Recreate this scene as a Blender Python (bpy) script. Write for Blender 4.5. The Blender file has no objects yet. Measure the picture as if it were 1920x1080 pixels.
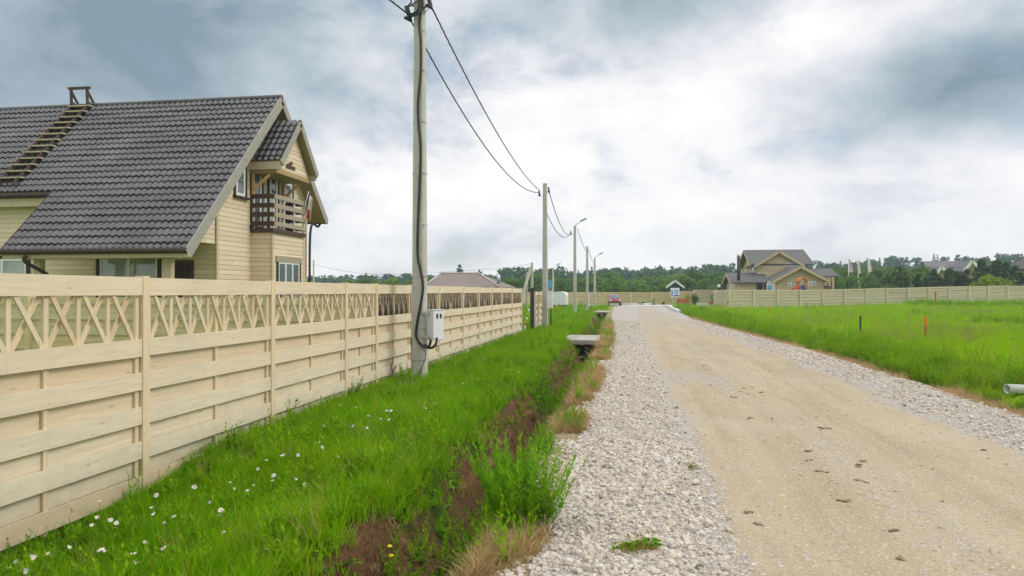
import bpy, bmesh, math, random
import numpy as np
from mathutils import Vector, Matrix
random.seed(7); RNG = np.random.default_rng(7)
scn = bpy.context.scene
COL = scn.collection
R = math.radians
# ------------------------------------------------------------------ camera frame
EYE = 1.81; F_PX = 1400.0; YAW = R(9.33); HOR = 547.0
CY, SY = math.cos(YAW), math.sin(YAW)
def at(px, py, Y=None, d=None, z=None, X=None):
    """world point seen at a pixel of the 1920x1080 photograph, at a given world Y / depth / height / X"""
    r = (px-960)/F_PX; u = (HOR-py)/F_PX
    dx, dy, dz = CY*r-SY, SY*r+CY, u
    if z is not None: k = (z-EYE)/dz
    elif Y is not None: k = Y/dy
    elif X is not None: k = X/dx
    else: k = d
    return Vector((dx*k, dy*k, EYE+dz*k))
def to_px(x, y, z=0.0):
    d = -x*SY+y*CY
    return 960+F_PX*(x*CY+y*SY)/d, HOR-F_PX*(z-EYE)/d, d
# ------------------------------------------------------------------ noise
def _h(ix, iy, s):
    n = (ix.astype(np.int64)*374761393+iy.astype(np.int64)*668265263+s*1442695041) & 0x7fffffff
    n = ((n ^ (n >> 13))*1274126177) & 0x7fffffff
    return ((n ^ (n >> 16)) & 0xffff)/65535.0
def vn(x, y, s=0):
    x = np.asarray(x, float); y = np.asarray(y, float)
    ix, iy = np.floor(x), np.floor(y); fx, fy = x-ix, y-iy
    fx = fx*fx*(3-2*fx); fy = fy*fy*(3-2*fy)
    a = _h(ix, iy, s); b = _h(ix+1, iy, s); c = _h(ix, iy+1, s); e = _h(ix+1, iy+1, s)
    return (a+(b-a)*fx)*(1-fy)+(c+(e-c)*fx)*fy
def fbm(x, y, s=0, o=3):
    v = 0; a = .5; t = 0
    for i in range(o):
        v = v+a*vn(x*2**i+17.3*i, y*2**i-9.1*i, s+i); t += a; a *= .5
    return v/t
def sst(a, b, x):
    t = np.clip((np.asarray(x, float)-a)/(b-a), 0, 1); return t*t*(3-2*t)
# ------------------------------------------------------------------ terrain
RL = (np.array([-60, 0, 20, 30, 48, 77, 100, 130]), np.array([-.66, -.66, -.7, -.85, -1.5, -2.2, -2.6, -2.9]))
RR = (np.array([-60, 0, 8, 15, 25, 35, 48, 77, 100, 130]), np.array([5.7, 5.7, 5.6, 5.5, 5.3, 4.6, 3.9, 3.7, 3.7, 3.7]))
def road_l(Y): return np.interp(Y, *RL)
def road_r(Y): return np.interp(Y, *RR)
def ditch_c(Y): return road_l(Y)-.92+.16*(fbm(np.asarray(Y)*.45, 0*np.asarray(Y), 5)-.5)
def ditch_fade(Y): return sst(-12, -4, Y)*(1-sst(74, 82, Y))
def height(X, Y):
    X = np.asarray(X, float); Y = np.asarray(Y, float)
    z = .05*(fbm(X*.25, Y*.25, 11)-.5)*sst(3, 12, np.abs(X-2)+0*Y)
    t = X-ditch_c(Y)
    lip = .10*(fbm(X*1.3, Y*1.3, 21)-.5)
    prof = sst(-.62+lip, -.14, t)*(1-sst(.08, .60+lip, t))
    z = z-.72*prof*ditch_fade(Y)
    z = z+(.10*(fbm(X*5, Y*5, 31)-.5)+.07*(fbm(X*15, Y*15, 35)-.5))*sst(-.75, -.5, t)*(1-sst(.3, .6, t))*ditch_fade(Y)
    z = z+.035*sst(.35, .6, t)*(1-sst(.75, 1.05, t))*fbm(X*3, Y*3, 8)
    z = z-.33*(1-sst(4.2, 8.8, Y))*(1-sst(-3.7, -2.3, X))*sst(-12, -6, X)
    z = z-.12*sst(28, 36, Y)*(1-sst(45, 62, Y))*(1-sst(-3.4, -2.6, X))
    # right side: shallow swale by the road, then the meadow climbs gently
    rr = X-road_r(Y)
    z = z+.10*sst(.2, 1.6, rr)*fbm(X*.8, Y*.8, 41)
    z = z-.10*np.exp(-((rr-.55)/.35)**2)*sst(3, 9, Y)*(1-sst(60, 80, Y))
    z = z+.55*sst(14, 46, X)*sst(20, 80, Y)
    z = z+(4+9*sst(-60, 260, X))*sst(230, 440, Y)
    z = z+.5*(fbm(X*.02, Y*.02, 51)-.5)*sst(110, 180, Y)
    return z
def hz(x, y): return float(height(x, y))
# ------------------------------------------------------------------ materials
def nd(nt, t, **k):
    n = nt.nodes.new(t)
    for a, v in k.items():
        if a == 'ins':
            for i, x in v.items(): n.inputs[i].default_value = x
        else: setattr(n, a, v)
    return n
def c4(c): return (c[0], c[1], c[2], 1)
def mixc(nt, fac, a, b, mode='MIX'):
    m = nt.nodes.new('ShaderNodeMix'); m.data_type = 'RGBA'; m.blend_type = mode
    for i, v in ((0, fac), (6, a), (7, b)):
        if hasattr(v, 'is_linked') or hasattr(v, 'links'): nt.links.new(v, m.inputs[i])
        elif isinstance(v, tuple): m.inputs[i].default_value = c4(v)
        else: m.inputs[i].default_value = v
    return m.outputs[2]
def mth(nt, op, a, b=None, c=None, clamp=False):
    m = nt.nodes.new('ShaderNodeMath'); m.operation = op; m.use_clamp = clamp
    for i, v in enumerate((a, b, c)):
        if v is None: continue
        if hasattr(v, 'links'): nt.links.new(v, m.inputs[i])
        else: m.inputs[i].default_value = v
    return m.outputs[0]
def ramp(nt, fac, stops):
    r = nt.nodes.new('ShaderNodeValToRGB'); nt.links.new(fac, r.inputs[0]); e = r.color_ramp.elements
    while len(e) < len(stops): e.new(.5)
    for el, (p, c) in zip(e, stops): el.position = p; el.color = c4(c) if not isinstance(c, (int, float)) else (c, c, c, 1)
    return r.outputs[0]
def noise(nt, vec, scale, detail=4, rough=.55, dist=0):
    n = nd(nt, 'ShaderNodeTexNoise', ins={'Scale': scale, 'Detail': detail, 'Roughness': rough, 'Distortion': dist})
    nt.links.new(vec, n.inputs['Vector']); return n.outputs[0]
def start(name):
    m = bpy.data.materials.new(name); m.use_nodes = True; nt = m.node_tree
    b = nt.nodes['Principled BSDF']; tc = nt.nodes.new('ShaderNodeTexCoord')
    return m, nt, b, tc.outputs['Object']
def mapped(nt, v, sc):
    mp = nd(nt, 'ShaderNodeMapping'); mp.inputs['Scale'].default_value = sc
    nt.links.new(v, mp.inputs['Vector']); return mp.outputs[0]
def bump(nt, b, h, strength, dist):
    n = nd(nt, 'ShaderNodeBump', ins={'Strength': strength, 'Distance': dist}); nt.links.new(h, n.inputs['Height'])
    nt.links.new(n.outputs[0], b.inputs['Normal'])
def M(name, col, rough=.7, var=.18, scale=4.0, stretch=(1, 1, 1), bmp=.2, metal=0, island=0., big=.12, spec=None, bd=.004):
    m, nt, b, v = start(name)
    vm = mapped(nt, v, stretch)
    n1 = noise(nt, vm, scale, 6, .62)
    lo = tuple(x*(1-var*1.6) for x in col); hi = tuple(min(1, x*(1+var)) for x in col)
    c = ramp(nt, n1, [(.28, lo), (.72, hi)])
    n2 = noise(nt, v, .7, 3)
    c = mixc(nt, 1.0, c, ramp(nt, n2, [(.3, 1-big*1.8), (.7, 1.0)]), 'MULTIPLY')
    if island:
        g = nt.nodes.new('ShaderNodeNewGeometry')
        c = mixc(nt, 1.0, c, ramp(nt, g.outputs['Random Per Island'], [(0, 1-island), (1, 1.0)]), 'MULTIPLY')
    nt.links.new(c, b.inputs['Base Color'])
    b.inputs['Roughness'].default_value = rough; b.inputs['Metallic'].default_value = metal
    if spec is not None: b.inputs['Specular IOR Level'].default_value = spec
    if bmp: bump(nt, b, n1, bmp, bd)
    return m
def wood(name, col, axis='y', knots=True, var=.2, rough=.7, island=.16, warm=(.72, .45, .2), dirt=0, splash=None):
    """sawn softwood: grain drawn out along one axis, knots, one tint per board, weather streaks"""
    m, nt, b, v = start(name)
    st = {'y': (14, .9, 14), 'x': (.9, 14, 14), 'z': (14, 14, .9)}[axis]
    vm = mapped(nt, v, st)
    n1 = noise(nt, vm, 2.2, 6, .65, .6)
    lo = tuple(x*(1-var*1.5) for x in col); hi = tuple(min(1, x*(1+var*.6)) for x in col)
    c = ramp(nt, n1, [(.25, lo), (.6, col), (.8, hi)])
    g = nt.nodes.new('ShaderNodeNewGeometry'); rnd = g.outputs['Random Per Island']
    c = mixc(nt, 1.0, c, ramp(nt, rnd, [(0, (1-island*.35, 1-island*.75, 1-island*1.1)), (.5, (1, .97, .92)), (1, (.97, .985, 1))]), 'MULTIPLY')
    if knots:
        kv = mapped(nt, v, {'y': (5, 1.6, 5), 'x': (1.6, 5, 5), 'z': (5, 5, 1.6)}[axis])
        vo = nd(nt, 'ShaderNodeTexVoronoi', ins={'Scale': 1.7, 'Randomness': 1.0}); nt.links.new(kv, vo.inputs['Vector'])
        k = ramp(nt, vo.outputs['Distance'], [(.03, 1.0), (.13, 0.0)])
        c = mixc(nt, mth(nt, 'MULTIPLY', k, .62), c, tuple(w*.5 for w in warm))
    n3 = noise(nt, mapped(nt, v, (1.5, 1.5, .5)), 1.3, 4)
    c = mixc(nt, ramp(nt, n3, [(.45, 0.0), (.75, .28+dirt)]), c, tuple(x*.72 for x in (col[0]*.93, col[1], col[2]*1.02)))
    if splash is not None:   # mud thrown up by rain along the foot of the boards, grey weather streaks
        sz = nd(nt, 'ShaderNodeSeparateXYZ'); nt.links.new(v, sz.inputs[0]); n6 = noise(nt, v, 7, 5, .65)
        f = mth(nt, 'MULTIPLY', ramp(nt, mth(nt, 'ADD', mth(nt, 'MULTIPLY', n6, .5), sz.outputs[2]), [(.12, 1.0), (.62, 0.0)]), .5)
        c = mixc(nt, f, c, splash)
        n7 = noise(nt, mapped(nt, v, (3, 3, .5)), 2.1, 4, .6)
        c = mixc(nt, ramp(nt, n7, [(.58, 0.0), (.72, .30)]), c, (col[0]*.66, col[1]*.70, col[2]*.76))
    nt.links.new(c, b.inputs['Base Color']); b.inputs['Roughness'].default_value = rough
    b.inputs['Specular IOR Level'].default_value = .25
    bump(nt, b, n1, .35, .004)
    return m
def siding(name, col, pitch=.145, var=.12):
    """horizontal lapped boards with butt joints, lines every PITCH metres"""
    m, nt, b, v = start(name)
    sp = nd(nt, 'ShaderNodeSeparateXYZ'); nt.links.new(v, sp.inputs[0])
    row = mth(nt, 'DIVIDE', sp.outputs[2], pitch)
    fr = mth(nt, 'FRACT', row); fl = mth(nt, 'FLOOR', row)
    along = mth(nt, 'ADD', sp.outputs[0], sp.outputs[1])
    seg = mth(nt, 'FLOOR', mth(nt, 'ADD', mth(nt, 'DIVIDE', along, 3.1), mth(nt, 'MULTIPLY', fl, .37)))
    wn = nd(nt, 'ShaderNodeTexWhiteNoise', noise_dimensions='2D')
    cb = nd(nt, 'ShaderNodeCombineXYZ'); nt.links.new(seg, cb.inputs[0]); nt.links.new(fl, cb.inputs[1]); nt.links.new(cb.outputs[0], wn.inputs['Vector'])
    n1 = noise(nt, mapped(nt, v, (1.2, 1.2, 16)), 2.5, 5, .6)
    c = ramp(nt, n1, [(.3, tuple(x*(1-var) for x in col)), (.7, tuple(min(1, x*(1+var*.5)) for x in col))])
    c = mixc(nt, 1.0, c, ramp(nt, wn.outputs['Value'], [(0, (.84, .82, .76)), (1, (1, 1, 1))]), 'MULTIPLY')
    gap = ramp(nt, fr, [(0, .62), (.05, .66), (.09, 1.0), (1, 1.0)])
    c = mixc(nt, 1.0, c, gap, 'MULTIPLY')
    nt.links.new(c, b.inputs['Base Color']); b.inputs['Roughness'].default_value = .65; b.inputs['Specular IOR Level'].default_value = .25
    hgt = ramp(nt, fr, [(0, 0.0), (.07, 0.0), (.12, 1.0), (1, .55)])
    bump(nt, b, hgt, .8, .012)
    return m
def leafy(name, c1, c2, trans=.3, scale=.8, rough=.6, tip=None, spec=.06):
    m, nt, b, v = start(name)
    oi = nt.nodes.new('ShaderNodeObjectInfo'); g = nt.nodes.new('ShaderNodeNewGeometry')
    n = noise(nt, g.outputs['Position'], scale, 4, .6)
    f = mth(nt, 'ADD', mth(nt, 'MULTIPLY', oi.outputs['Random'], .35), mth(nt, 'MULTIPLY', g.outputs['Random Per Island'], .3))
    f = mth(nt, 'ADD', f, mth(nt, 'MULTIPLY', ramp(nt, n, [(.3, 0.0), (.7, 1.0)]), .35), clamp=True)
    c = ramp(nt, f, [(0.08, c1), (.92, c2)])
    n8 = noise(nt, g.outputs['Position'], scale*.45, 3, .6)
    c = mixc(nt, ramp(nt, n8, [(.52, 0.0), (.7, .32)]), c, (c2[0]*1.25, c2[1]*.80, c2[2]*1.5))
    if tip:   # a few blades are yellowing or dry
        c = mixc(nt, ramp(nt, g.outputs['Random Per Island'], [(.9, 0.0), (.95, .8)]), c, tip)
    nt.links.new(c, b.inputs['Base Color']); b.inputs['Roughness'].default_value = rough; b.inputs['Specular IOR Level'].default_value = spec
    t = nt.nodes.new('ShaderNodeBsdfTranslucent'); nt.links.new(c, t.inputs['Color'])
    mx = nt.nodes.new('ShaderNodeMixShader'); mx.inputs[0].default_value = trans
    nt.links.new(b.outputs[0], mx.inputs[1]); nt.links.new(t.outputs[0], mx.inputs[2])
    nt.links.new(mx.outputs[0], nt.nodes['Material Output'].inputs[0])
    return m
def glass(name, col=(.10, .13, .14)):
    m, nt, b, v = start(name)
    n = noise(nt, v, .9, 3)
    nt.links.new(ramp(nt, n, [(.35, tuple(x*.7 for x in col)), (.7, tuple(x*1.3 for x in col))]), b.inputs['Base Color'])
    b.inputs['Roughness'].default_value = .06; b.inputs['Specular IOR Level'].default_value = .9
    return m
# ------------------------------------------------------------------ mesh builder (world coordinates)
ORG = {}
class MB:
    def __init__(s): s.v = []; s.f = []; s.mi = []; s.sm = []; s.cut = []
    def add(s, vs, fs, mi=0, smooth=False):
        s.cut.append((len(s.v), len(s.f))); o = len(s.v); s.v += [tuple(x) for x in vs]; s.f += [tuple(i+o for i in f) for f in fs]
        s.mi += [mi]*len(fs); s.sm += [smooth]*len(fs); return s
    def box(s, lo, hi, mi=0):
        x0, y0, z0 = lo; x1, y1, z1 = hi
        return s.add([(x0,y0,z0),(x1,y0,z0),(x1,y1,z0),(x0,y1,z0),(x0,y0,z1),(x1,y0,z1),(x1,y1,z1),(x0,y1,z1)],
              [(0,3,2,1),(4,5,6,7),(0,1,5,4),(1,2,6,5),(2,3,7,6),(3,0,4,7)], mi)
    def beam(s, p0, p1, w, t, up=(0, 0, 1), mi=0, w1=None, t1=None):
        """box from p0 to p1: W across, T along the up direction"""
        p0, p1 = Vector(p0), Vector(p1); d = (p1-p0).normalized(); up = Vector(up)
        if abs(d.dot(up)) > .98: up = Vector((1, 0, 0)) if abs(d.x) < .9 else Vector((0, 1, 0))
        a = d.cross(up).normalized(); c = a.cross(d).normalized()
        w1 = w if w1 is None else w1; t1 = t if t1 is None else t1
        vs = []
        for p, ww, tt in ((p0, w, t), (p1, w1, t1)):
            for i, j in ((-1,-1),(1,-1),(1,1),(-1,1)): vs.append(p+a*(i*ww/2)+c*(j*tt/2))
        return s.add(vs, [(0,1,2,3),(7,6,5,4),(0,4,5,1),(1,5,6,2),(2,6,7,3),(3,7,4,0)], mi)
    def tube(s, pts, r, n=8, mi=0, caps=True, r1=None):
        pts = [Vector(p) for p in pts]; m = len(pts); vs = []; ref = None
        for i, p in enumerate(pts):
            d = (pts[min(i+1, m-1)]-pts[max(i-1, 0)]).normalized()
            if ref is None: ref = Vector((0, 0, 1)) if abs(d.z) < .9 else Vector((1, 0, 0))
            a = d.cross(ref).normalized(); ref = a.cross(d).normalized()
            rr = r if r1 is None else r+(r1-r)*i/(m-1)
            for k in range(n):
                t = 2*math.pi*k/n; vs.append(p+a*(rr*math.cos(t))+ref*(rr*math.sin(t)))
        fs = [(i*n+k, i*n+(k+1) % n, (i+1)*n+(k+1) % n, (i+1)*n+k) for i in range(m-1) for k in range(n)]
        if caps: fs += [tuple(reversed(range(n))), tuple(range((m-1)*n, m*n))]
        return s.add(vs, fs, mi, True)
    def lathe(s, c, prof, n=12, mi=0, smooth=True):
        vs = []; c = Vector(c)
        for r, z in prof:
            for k in range(n):
                t = 2*math.pi*k/n; vs.append(c+Vector((r*math.cos(t), r*math.sin(t), z)))
        m = len(prof)
        fs = [(i*n+k, i*n+(k+1) % n, (i+1)*n+(k+1) % n, (i+1)*n+k) for i in range(m-1) for k in range(n)]
        fs += [tuple(reversed(range(n))), tuple(range((m-1)*n, m*n))]
        return s.add(vs, fs, mi, smooth)
    def prism(s, poly, ext, mi=0):
        """planar polygon swept by EXT"""
        n = len(poly); poly = [Vector(p) for p in poly]; e = Vector(ext)
        return s.add(poly+[p+e for p in poly], [tuple(reversed(range(n))), tuple(range(n, 2*n))]+[(i, (i+1) % n, n+(i+1) % n, n+i) for i in range(n)], mi)
    def build(s, name, mats, parent=None, fix=True):
        me = bpy.data.meshes.new(name)
        o = bpy.data.objects.new(name, me); COL.objects.link(o)
        org = Vector((0, 0, 0))
        if parent is not None:
            o.parent = parent; org = ORG.get(parent.name, org)
        ORG[o.name] = org
        vv = np.array(s.v, float)-np.array(org)
        me.from_pydata([tuple(x) for x in vv], [], s.f)
        for m in (mats if isinstance(mats, (list, tuple)) else [mats]): me.materials.append(m)
        me.polygons.foreach_set('material_index', s.mi); me.polygons.foreach_set('use_smooth', s.sm)
        if fix:
            bm = bmesh.new(); bm.from_mesh(me); bmesh.ops.recalc_face_normals(bm, faces=bm.faces); bm.to_mesh(me); bm.free()
        me.update(); return o
def build_each(mb, name, mats, parent):
    """every added piece becomes a part of its own"""
    cuts = mb.cut+[(len(mb.v), len(mb.f))]; res = []
    for (v0, f0), (v1, f1) in zip(cuts[:-1], cuts[1:]):
        q = MB(); q.v = mb.v[v0:v1]; q.f = [tuple(i-v0 for i in f) for f in mb.f[f0:f1]]; q.mi = mb.mi[f0:f1]; q.sm = mb.sm[f0:f1]; res.append(q.build(name, mats, parent))
    return res
def tag(o, label, cat, group=None, kind=None):
    if label: o['label'] = label
    if cat: o['category'] = cat
    if group: o['group'] = group
    if kind: o['kind'] = kind
    return o
def thing(name, label, cat, loc=(0, 0, 0), group=None):
    o = bpy.data.objects.new(name, None); COL.objects.link(o); o.location = loc; o.empty_display_size = .2
    ORG[o.name] = Vector(loc); return tag(o, label, cat, group)
def copy_tree(o, parent=None):
    c = o.copy(); COL.objects.link(c)
    if parent is not None: c.parent = parent
    for ch in [x for x in bpy.data.objects if x.parent == o]: copy_tree(ch, c)
    return c
def np_mesh(name, V, F, mats, attrs=None, smooth=False, link=True):
    me = bpy.data.meshes.new(name); V = np.asarray(V, float); F = np.asarray(F, np.int64)
    me.vertices.add(len(V)); me.vertices.foreach_set('co', V.ravel())
    k = F.shape[1]; me.loops.add(F.size); me.polygons.add(len(F))
    me.loops.foreach_set('vertex_index', F.ravel()); me.polygons.foreach_set('loop_start', np.arange(0, F.size, k))
    me.polygons.foreach_set('use_smooth', np.full(len(F), smooth))
    for m in (mats if isinstance(mats, (list, tuple)) else [mats]): me.materials.append(m)
    for n, a in (attrs or {}).items():
        at_ = me.attributes.new(n, 'FLOAT', 'POINT'); at_.data.foreach_set('value', np.asarray(a, np.float32))
    me.update(calc_edges=True); me.validate()
    o = bpy.data.objects.new(name, me)
    if link: COL.objects.link(o)
    ORG[o.name] = Vector((0, 0, 0))
    return o
def scatter(name, P, rot, scl, idx, protos, label=None, cat=None):
    """one stuff object: small prototypes instanced on a cloud of points"""
    c = bpy.data.collections.new(name+'_kinds')
    for i, p in enumerate(protos): p.name = f'{name}_kind_{i:02d}'; c.objects.link(p)
    me = bpy.data.meshes.new(name); P = np.asarray(P, float)
    me.vertices.add(len(P)); me.vertices.foreach_set('co', P.ravel())
    a = me.attributes.new('rot', 'FLOAT_VECTOR', 'POINT'); a.data.foreach_set('vector', np.asarray(rot, np.float32).ravel())
    a = me.attributes.new('scl', 'FLOAT_VECTOR', 'POINT'); a.data.foreach_set('vector', np.asarray(scl, np.float32).ravel())
    a = me.attributes.new('idx', 'INT', 'POINT'); a.data.foreach_set('value', np.asarray(idx, np.int32))
    o = bpy.data.objects.new(name, me); COL.objects.link(o)
    g = bpy.data.node_groups.new(name, 'GeometryNodeTree')
    g.interface.new_socket('Geometry', in_out='INPUT', socket_type='NodeSocketGeometry')
    g.interface.new_socket('Geometry', in_out='OUTPUT', socket_type='NodeSocketGeometry')
    i_ = g.nodes.new('NodeGroupInput'); o_ = g.nodes.new('NodeGroupOutput')
    ci = g.nodes.new('GeometryNodeCollectionInfo'); ci.inputs['Collection'].default_value = c
    ci.inputs['Separate Children'].default_value = True; ci.inputs['Reset Children'].default_value = True
    ip = g.nodes.new('GeometryNodeInstanceOnPoints'); ip.inputs['Pick Instance'].default_value = True
    def na(n, t):
        x = g.nodes.new('GeometryNodeInputNamedAttribute'); x.data_type = t; x.inputs['Name'].default_value = n; return x.outputs[0]
    L = g.links.new
    L(i_.outputs[0], ip.inputs['Points']); L(ci.outputs[0], ip.inputs['Instance'])
    L(na('idx', 'INT'), ip.inputs['Instance Index']); L(na('scl', 'FLOAT_VECTOR'), ip.inputs['Scale'])
    er = g.nodes.new('FunctionNodeEulerToRotation'); L(na('rot', 'FLOAT_VECTOR'), er.inputs[0]); L(er.outputs[0], ip.inputs['Rotation'])
    L(ip.outputs[0], o_.inputs[0])
    md = o.modifiers.new('scatter', 'NODES'); md.node_group = g
    return tag(o, label, cat, None, 'stuff')
# ------------------------------------------------------------------ camera, sun, sky
cam = bpy.data.cameras.new('camera'); co = bpy.data.objects.new('camera', cam); COL.objects.link(co)
cam.sensor_width = 36; cam.lens = F_PX/1920*36; cam.clip_start = .05; cam.clip_end = 6000
co.location = (0, 0, EYE); co.rotation_euler = (math.pi/2+math.atan((HOR-540)/F_PX), 0, YAW)
scn.camera = co
scn.view_settings.view_transform = 'Standard'; scn.view_settings.look = 'None'; scn.view_settings.exposure = 0.2; scn.view_settings.gamma = 1
SUN_EL, SUN_AZ = R(40), R(84)       # azimuth from +Y towards +X
sd = Vector((math.cos(SUN_EL)*math.sin(SUN_AZ), math.cos(SUN_EL)*math.cos(SUN_AZ), math.sin(SUN_EL)))
sl = bpy.data.lights.new('sun', 'SUN'); sl.energy = 1.5; sl.angle = R(24); sl.color = (1, .95, .86)
so = bpy.data.objects.new('sun', sl); COL.objects.link(so); so.rotation_euler = sd.to_track_quat('Z', 'Y').to_euler(); so.location = (30, 0, 40)
wd = bpy.data.worlds.new('World'); scn.world = wd; wd.use_nodes = True
nt = wd.node_tree; nt.nodes.clear()
out = nt.nodes.new('ShaderNodeOutputWorld'); bg = nt.nodes.new('ShaderNodeBackground'); nt.links.new(bg.outputs[0], out.inputs[0])
sky = nt.nodes.new('ShaderNodeTexSky'); sky.sky_type = 'NISHITA'; sky.sun_disc = False
sky.sun_elevation = SUN_EL; sky.sun_rotation = SUN_AZ
geo = nt.nodes.new('ShaderNodeTexCoord'); dirv = geo.outputs['Generated']
sp = nt.nodes.new('ShaderNodeSeparateXYZ'); nt.links.new(dirv, sp.inputs[0])
az = mth(nt, 'MULTIPLY', mth(nt, 'ARCTAN2', sp.outputs[0], sp.outputs[1]), 180/math.pi)
el = mth(nt, 'MULTIPLY', mth(nt, 'ARCSINE', sp.outputs[2]), 180/math.pi)
den = mth(nt, 'ADD', mth(nt, 'MAXIMUM', sp.outputs[2], 0.0), .20)
cb = nt.nodes.new('ShaderNodeCombineXYZ')
nt.links.new(mth(nt, 'DIVIDE', sp.outputs[0], den), cb.inputs[0]); nt.links.new(mth(nt, 'DIVIDE', sp.outputs[1], den), cb.inputs[1])
nA = noise(nt, mapped(nt, cb.outputs[0], (1, 1, 1)), .9, 6, .52, .2)
nB = noise(nt, mapped(nt, dirv, (1, 1, 1.7)), 5.0, 9, .60, .15)
val = mth(nt, 'ADD', mth(nt, 'MULTIPLY', mth(nt, 'SUBTRACT', nA, .5), .45), mth(nt, 'MULTIPLY', mth(nt, 'SUBTRACT', ramp(nt, nB, [(.30, 0.0), (.5, .55), (.68, 1.0)]), .5), .44))
# cloud banks of this sky: (azimuth, elevation, half-width, half-height, brightness)
BANKS = [(-42, 13, 15, 8, -.52), (-32, 19, 13, 5, -.32), (3, 21.5, 13, 3.6, -.55), (11.5, 19, 4.5, 2.8, .38), (20, 13.2, 9, 3.2, -.56),
         (27, 19, 5, 5, -.25), (9, 13, 5, 4, .10), (-6, 14, 9, 4, .08), (-22, 9, 6, 4, .16), (-9, 7, 12, 4, .10), (0, 10.5, 15, 5, .12), (24, 7.5, 8, 2.4, .10), (-24, 13.5, 6, 2.0, -.12), (5, 7, 9, 3, -.05)]
for (a0, e0, sa, se, amp) in BANKS:
    da = mth(nt, 'DIVIDE', mth(nt, 'SUBTRACT', az, a0), sa); de = mth(nt, 'DIVIDE', mth(nt, 'SUBTRACT', el, e0), se)
    q = mth(nt, 'ADD', mth(nt, 'MULTIPLY', da, da), mth(nt, 'MULTIPLY', de, de))
    val = mth(nt, 'ADD', val, mth(nt, 'MULTIPLY', mth(nt, 'EXPONENT', mth(nt, 'MULTIPLY', q, -1.0)), amp))
hor = mth(nt, 'MULTIPLY', mth(nt, 'EXPONENT', mth(nt, 'MULTIPLY', mth(nt, 'MAXIMUM', el, 0.0), -.14)), .20)
val = mth(nt, 'ADD', mth(nt, 'ADD', val, .66), hor)
cloud = ramp(nt, val, [(.10, (.205, .285, .335)), (.38, (.40, .48, .54)), (.6, (.65, .67, .715)), (.8, (.85, .84, .855)), (.98, (.97, .955, .94))])
# an overcast sky is brighter overhead than along the horizon
cloud = mixc(nt, 1.0, cloud, ramp(nt, mth(nt, 'DIVIDE', el, 90.0), [(.24, (1, 1, 1)), (.62, (2.1, 2.05, 2.0))]), 'MULTIPLY')
blue = mixc(nt, 1.0, sky.outputs[0], (.12, .12, .12), 'MULTIPLY')
gapf = mth(nt, 'MULTIPLY', ramp(nt, nB, [(.30, .5), (.46, 0.0)]), 1.0)
nt.links.new(mixc(nt, gapf, cloud, blue), bg.inputs[0]); bg.inputs[1].default_value = 1.0
# ------------------------------------------------------------------ shared materials
FENCE = wood('fence_timber', (.69, .60, .445), 'y', var=.12, island=.30, splash=(.30, .25, .16))
FENCE_Z = wood('fence_timber_upright', (.68, .565, .39), 'z', var=.12, island=.26, splash=(.30, .25, .16))
FENCE_FAR = wood('fence_timber_weathered', (.60, .55, .40), 'x', dirt=.15)
FENCE_FAR_Z = wood('fence_post_weathered', (.66, .61, .46), 'z')
FENCE_IN = wood('inner_fence_timber', (.60, .52, .31), 'x')
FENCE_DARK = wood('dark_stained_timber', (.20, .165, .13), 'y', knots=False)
SIDE = siding('house_siding', (.75, .63, .47))
TRIM = wood('pale_trim', (.56, .48, .34), 'z', knots=False)
TRIM_GREY = wood('grey_bargeboard', (.34, .33, .29), 'y', knots=False, island=.05)
DKTRIM = wood('brown_trim', (.055, .035, .028), 'z', knots=False)
DKRAIL = wood('brown_rail', (.085, .05, .038), 'y', knots=False)
GREYRAIL = wood('grey_rail', (.36, .31, .24), 'y', knots=False)
WHITE = M('white_plastic', (.72, .73, .74), .35, .04, 3, bmp=.02, big=.05)
GLASS = glass('window_glass')
GLASS_PALE = glass('pale_glass', (.30, .36, .32))  # paler base colour than the plain window glass
CONC = M('concrete', (.50, .49, .42), .85, .09, 9, bmp=.25, big=.14)
CONC_SLAB = M('concrete_slab', (.40, .375, .33), .9, .18, 7, bmp=.4)
BLACK = M('black_rubber', (.018, .019, .022), .5, .2, 20, bmp=.05)
CABLE = M('cable_sheath', (.028, .034, .055), .5, .2, 20, bmp=.05)
STEEL = M('galvanised_steel', (.52, .54, .55), .4, .1, 12, metal=.6, bmp=.08)
BOXGREY = M('meter_box_paint', (.66, .71, .73), .4, .05, 5, bmp=.03)
ROOF = M('metal_tile_roof', (.082, .082, .081), .30, .14, 3, bmp=.05, big=.2, spec=.6)
_nt = ROOF.node_tree; _b = _nt.nodes['Principled BSDF']; _v = [n for n in _nt.nodes if n.type == 'TEX_COORD'][0].outputs['Object']
_c = _b.inputs['Base Color'].links[0].from_socket
_n = noise(_nt, mapped(_nt, _v, (2.6, .35, .35)), 1.0, 5, .65)       # rain streaks running down the slope
_c = mixc(_nt, 1.0, _c, ramp(_nt, _n, [(.3, (.74, .74, .72)), (.7, (1.16, 1.16, 1.18))]), 'MULTIPLY')
_wn = nd(_nt, 'ShaderNodeTexWhiteNoise', noise_dimensions='3D'); _sn = nd(_nt, 'ShaderNodeVectorMath', operation='SNAP'); _sn.inputs[1].default_value = (1.1, .215, 50)
_nt.links.new(_v, _sn.inputs[0]); _nt.links.new(_sn.outputs[0], _wn.inputs['Vector'])
_c = mixc(_nt, 1.0, _c, ramp(_nt, _wn.outputs['Value'], [(0, (.86, .86, .86)), (1, (1.08, 1.08, 1.08))]), 'MULTIPLY'); _nt.links.new(_c, _b.inputs['Base Color'])
ROOF_FAR = M('shingle_roof', (.10, .10, .095), .8, .22, 6, bmp=.3)
ROOF_BROWN = M('brown_roof', (.20, .165, .14), .75, .12, 5, bmp=.2)
ORANGE = M('orange_paint', (.95, .22, .015), .5, .15, 12)
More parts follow.
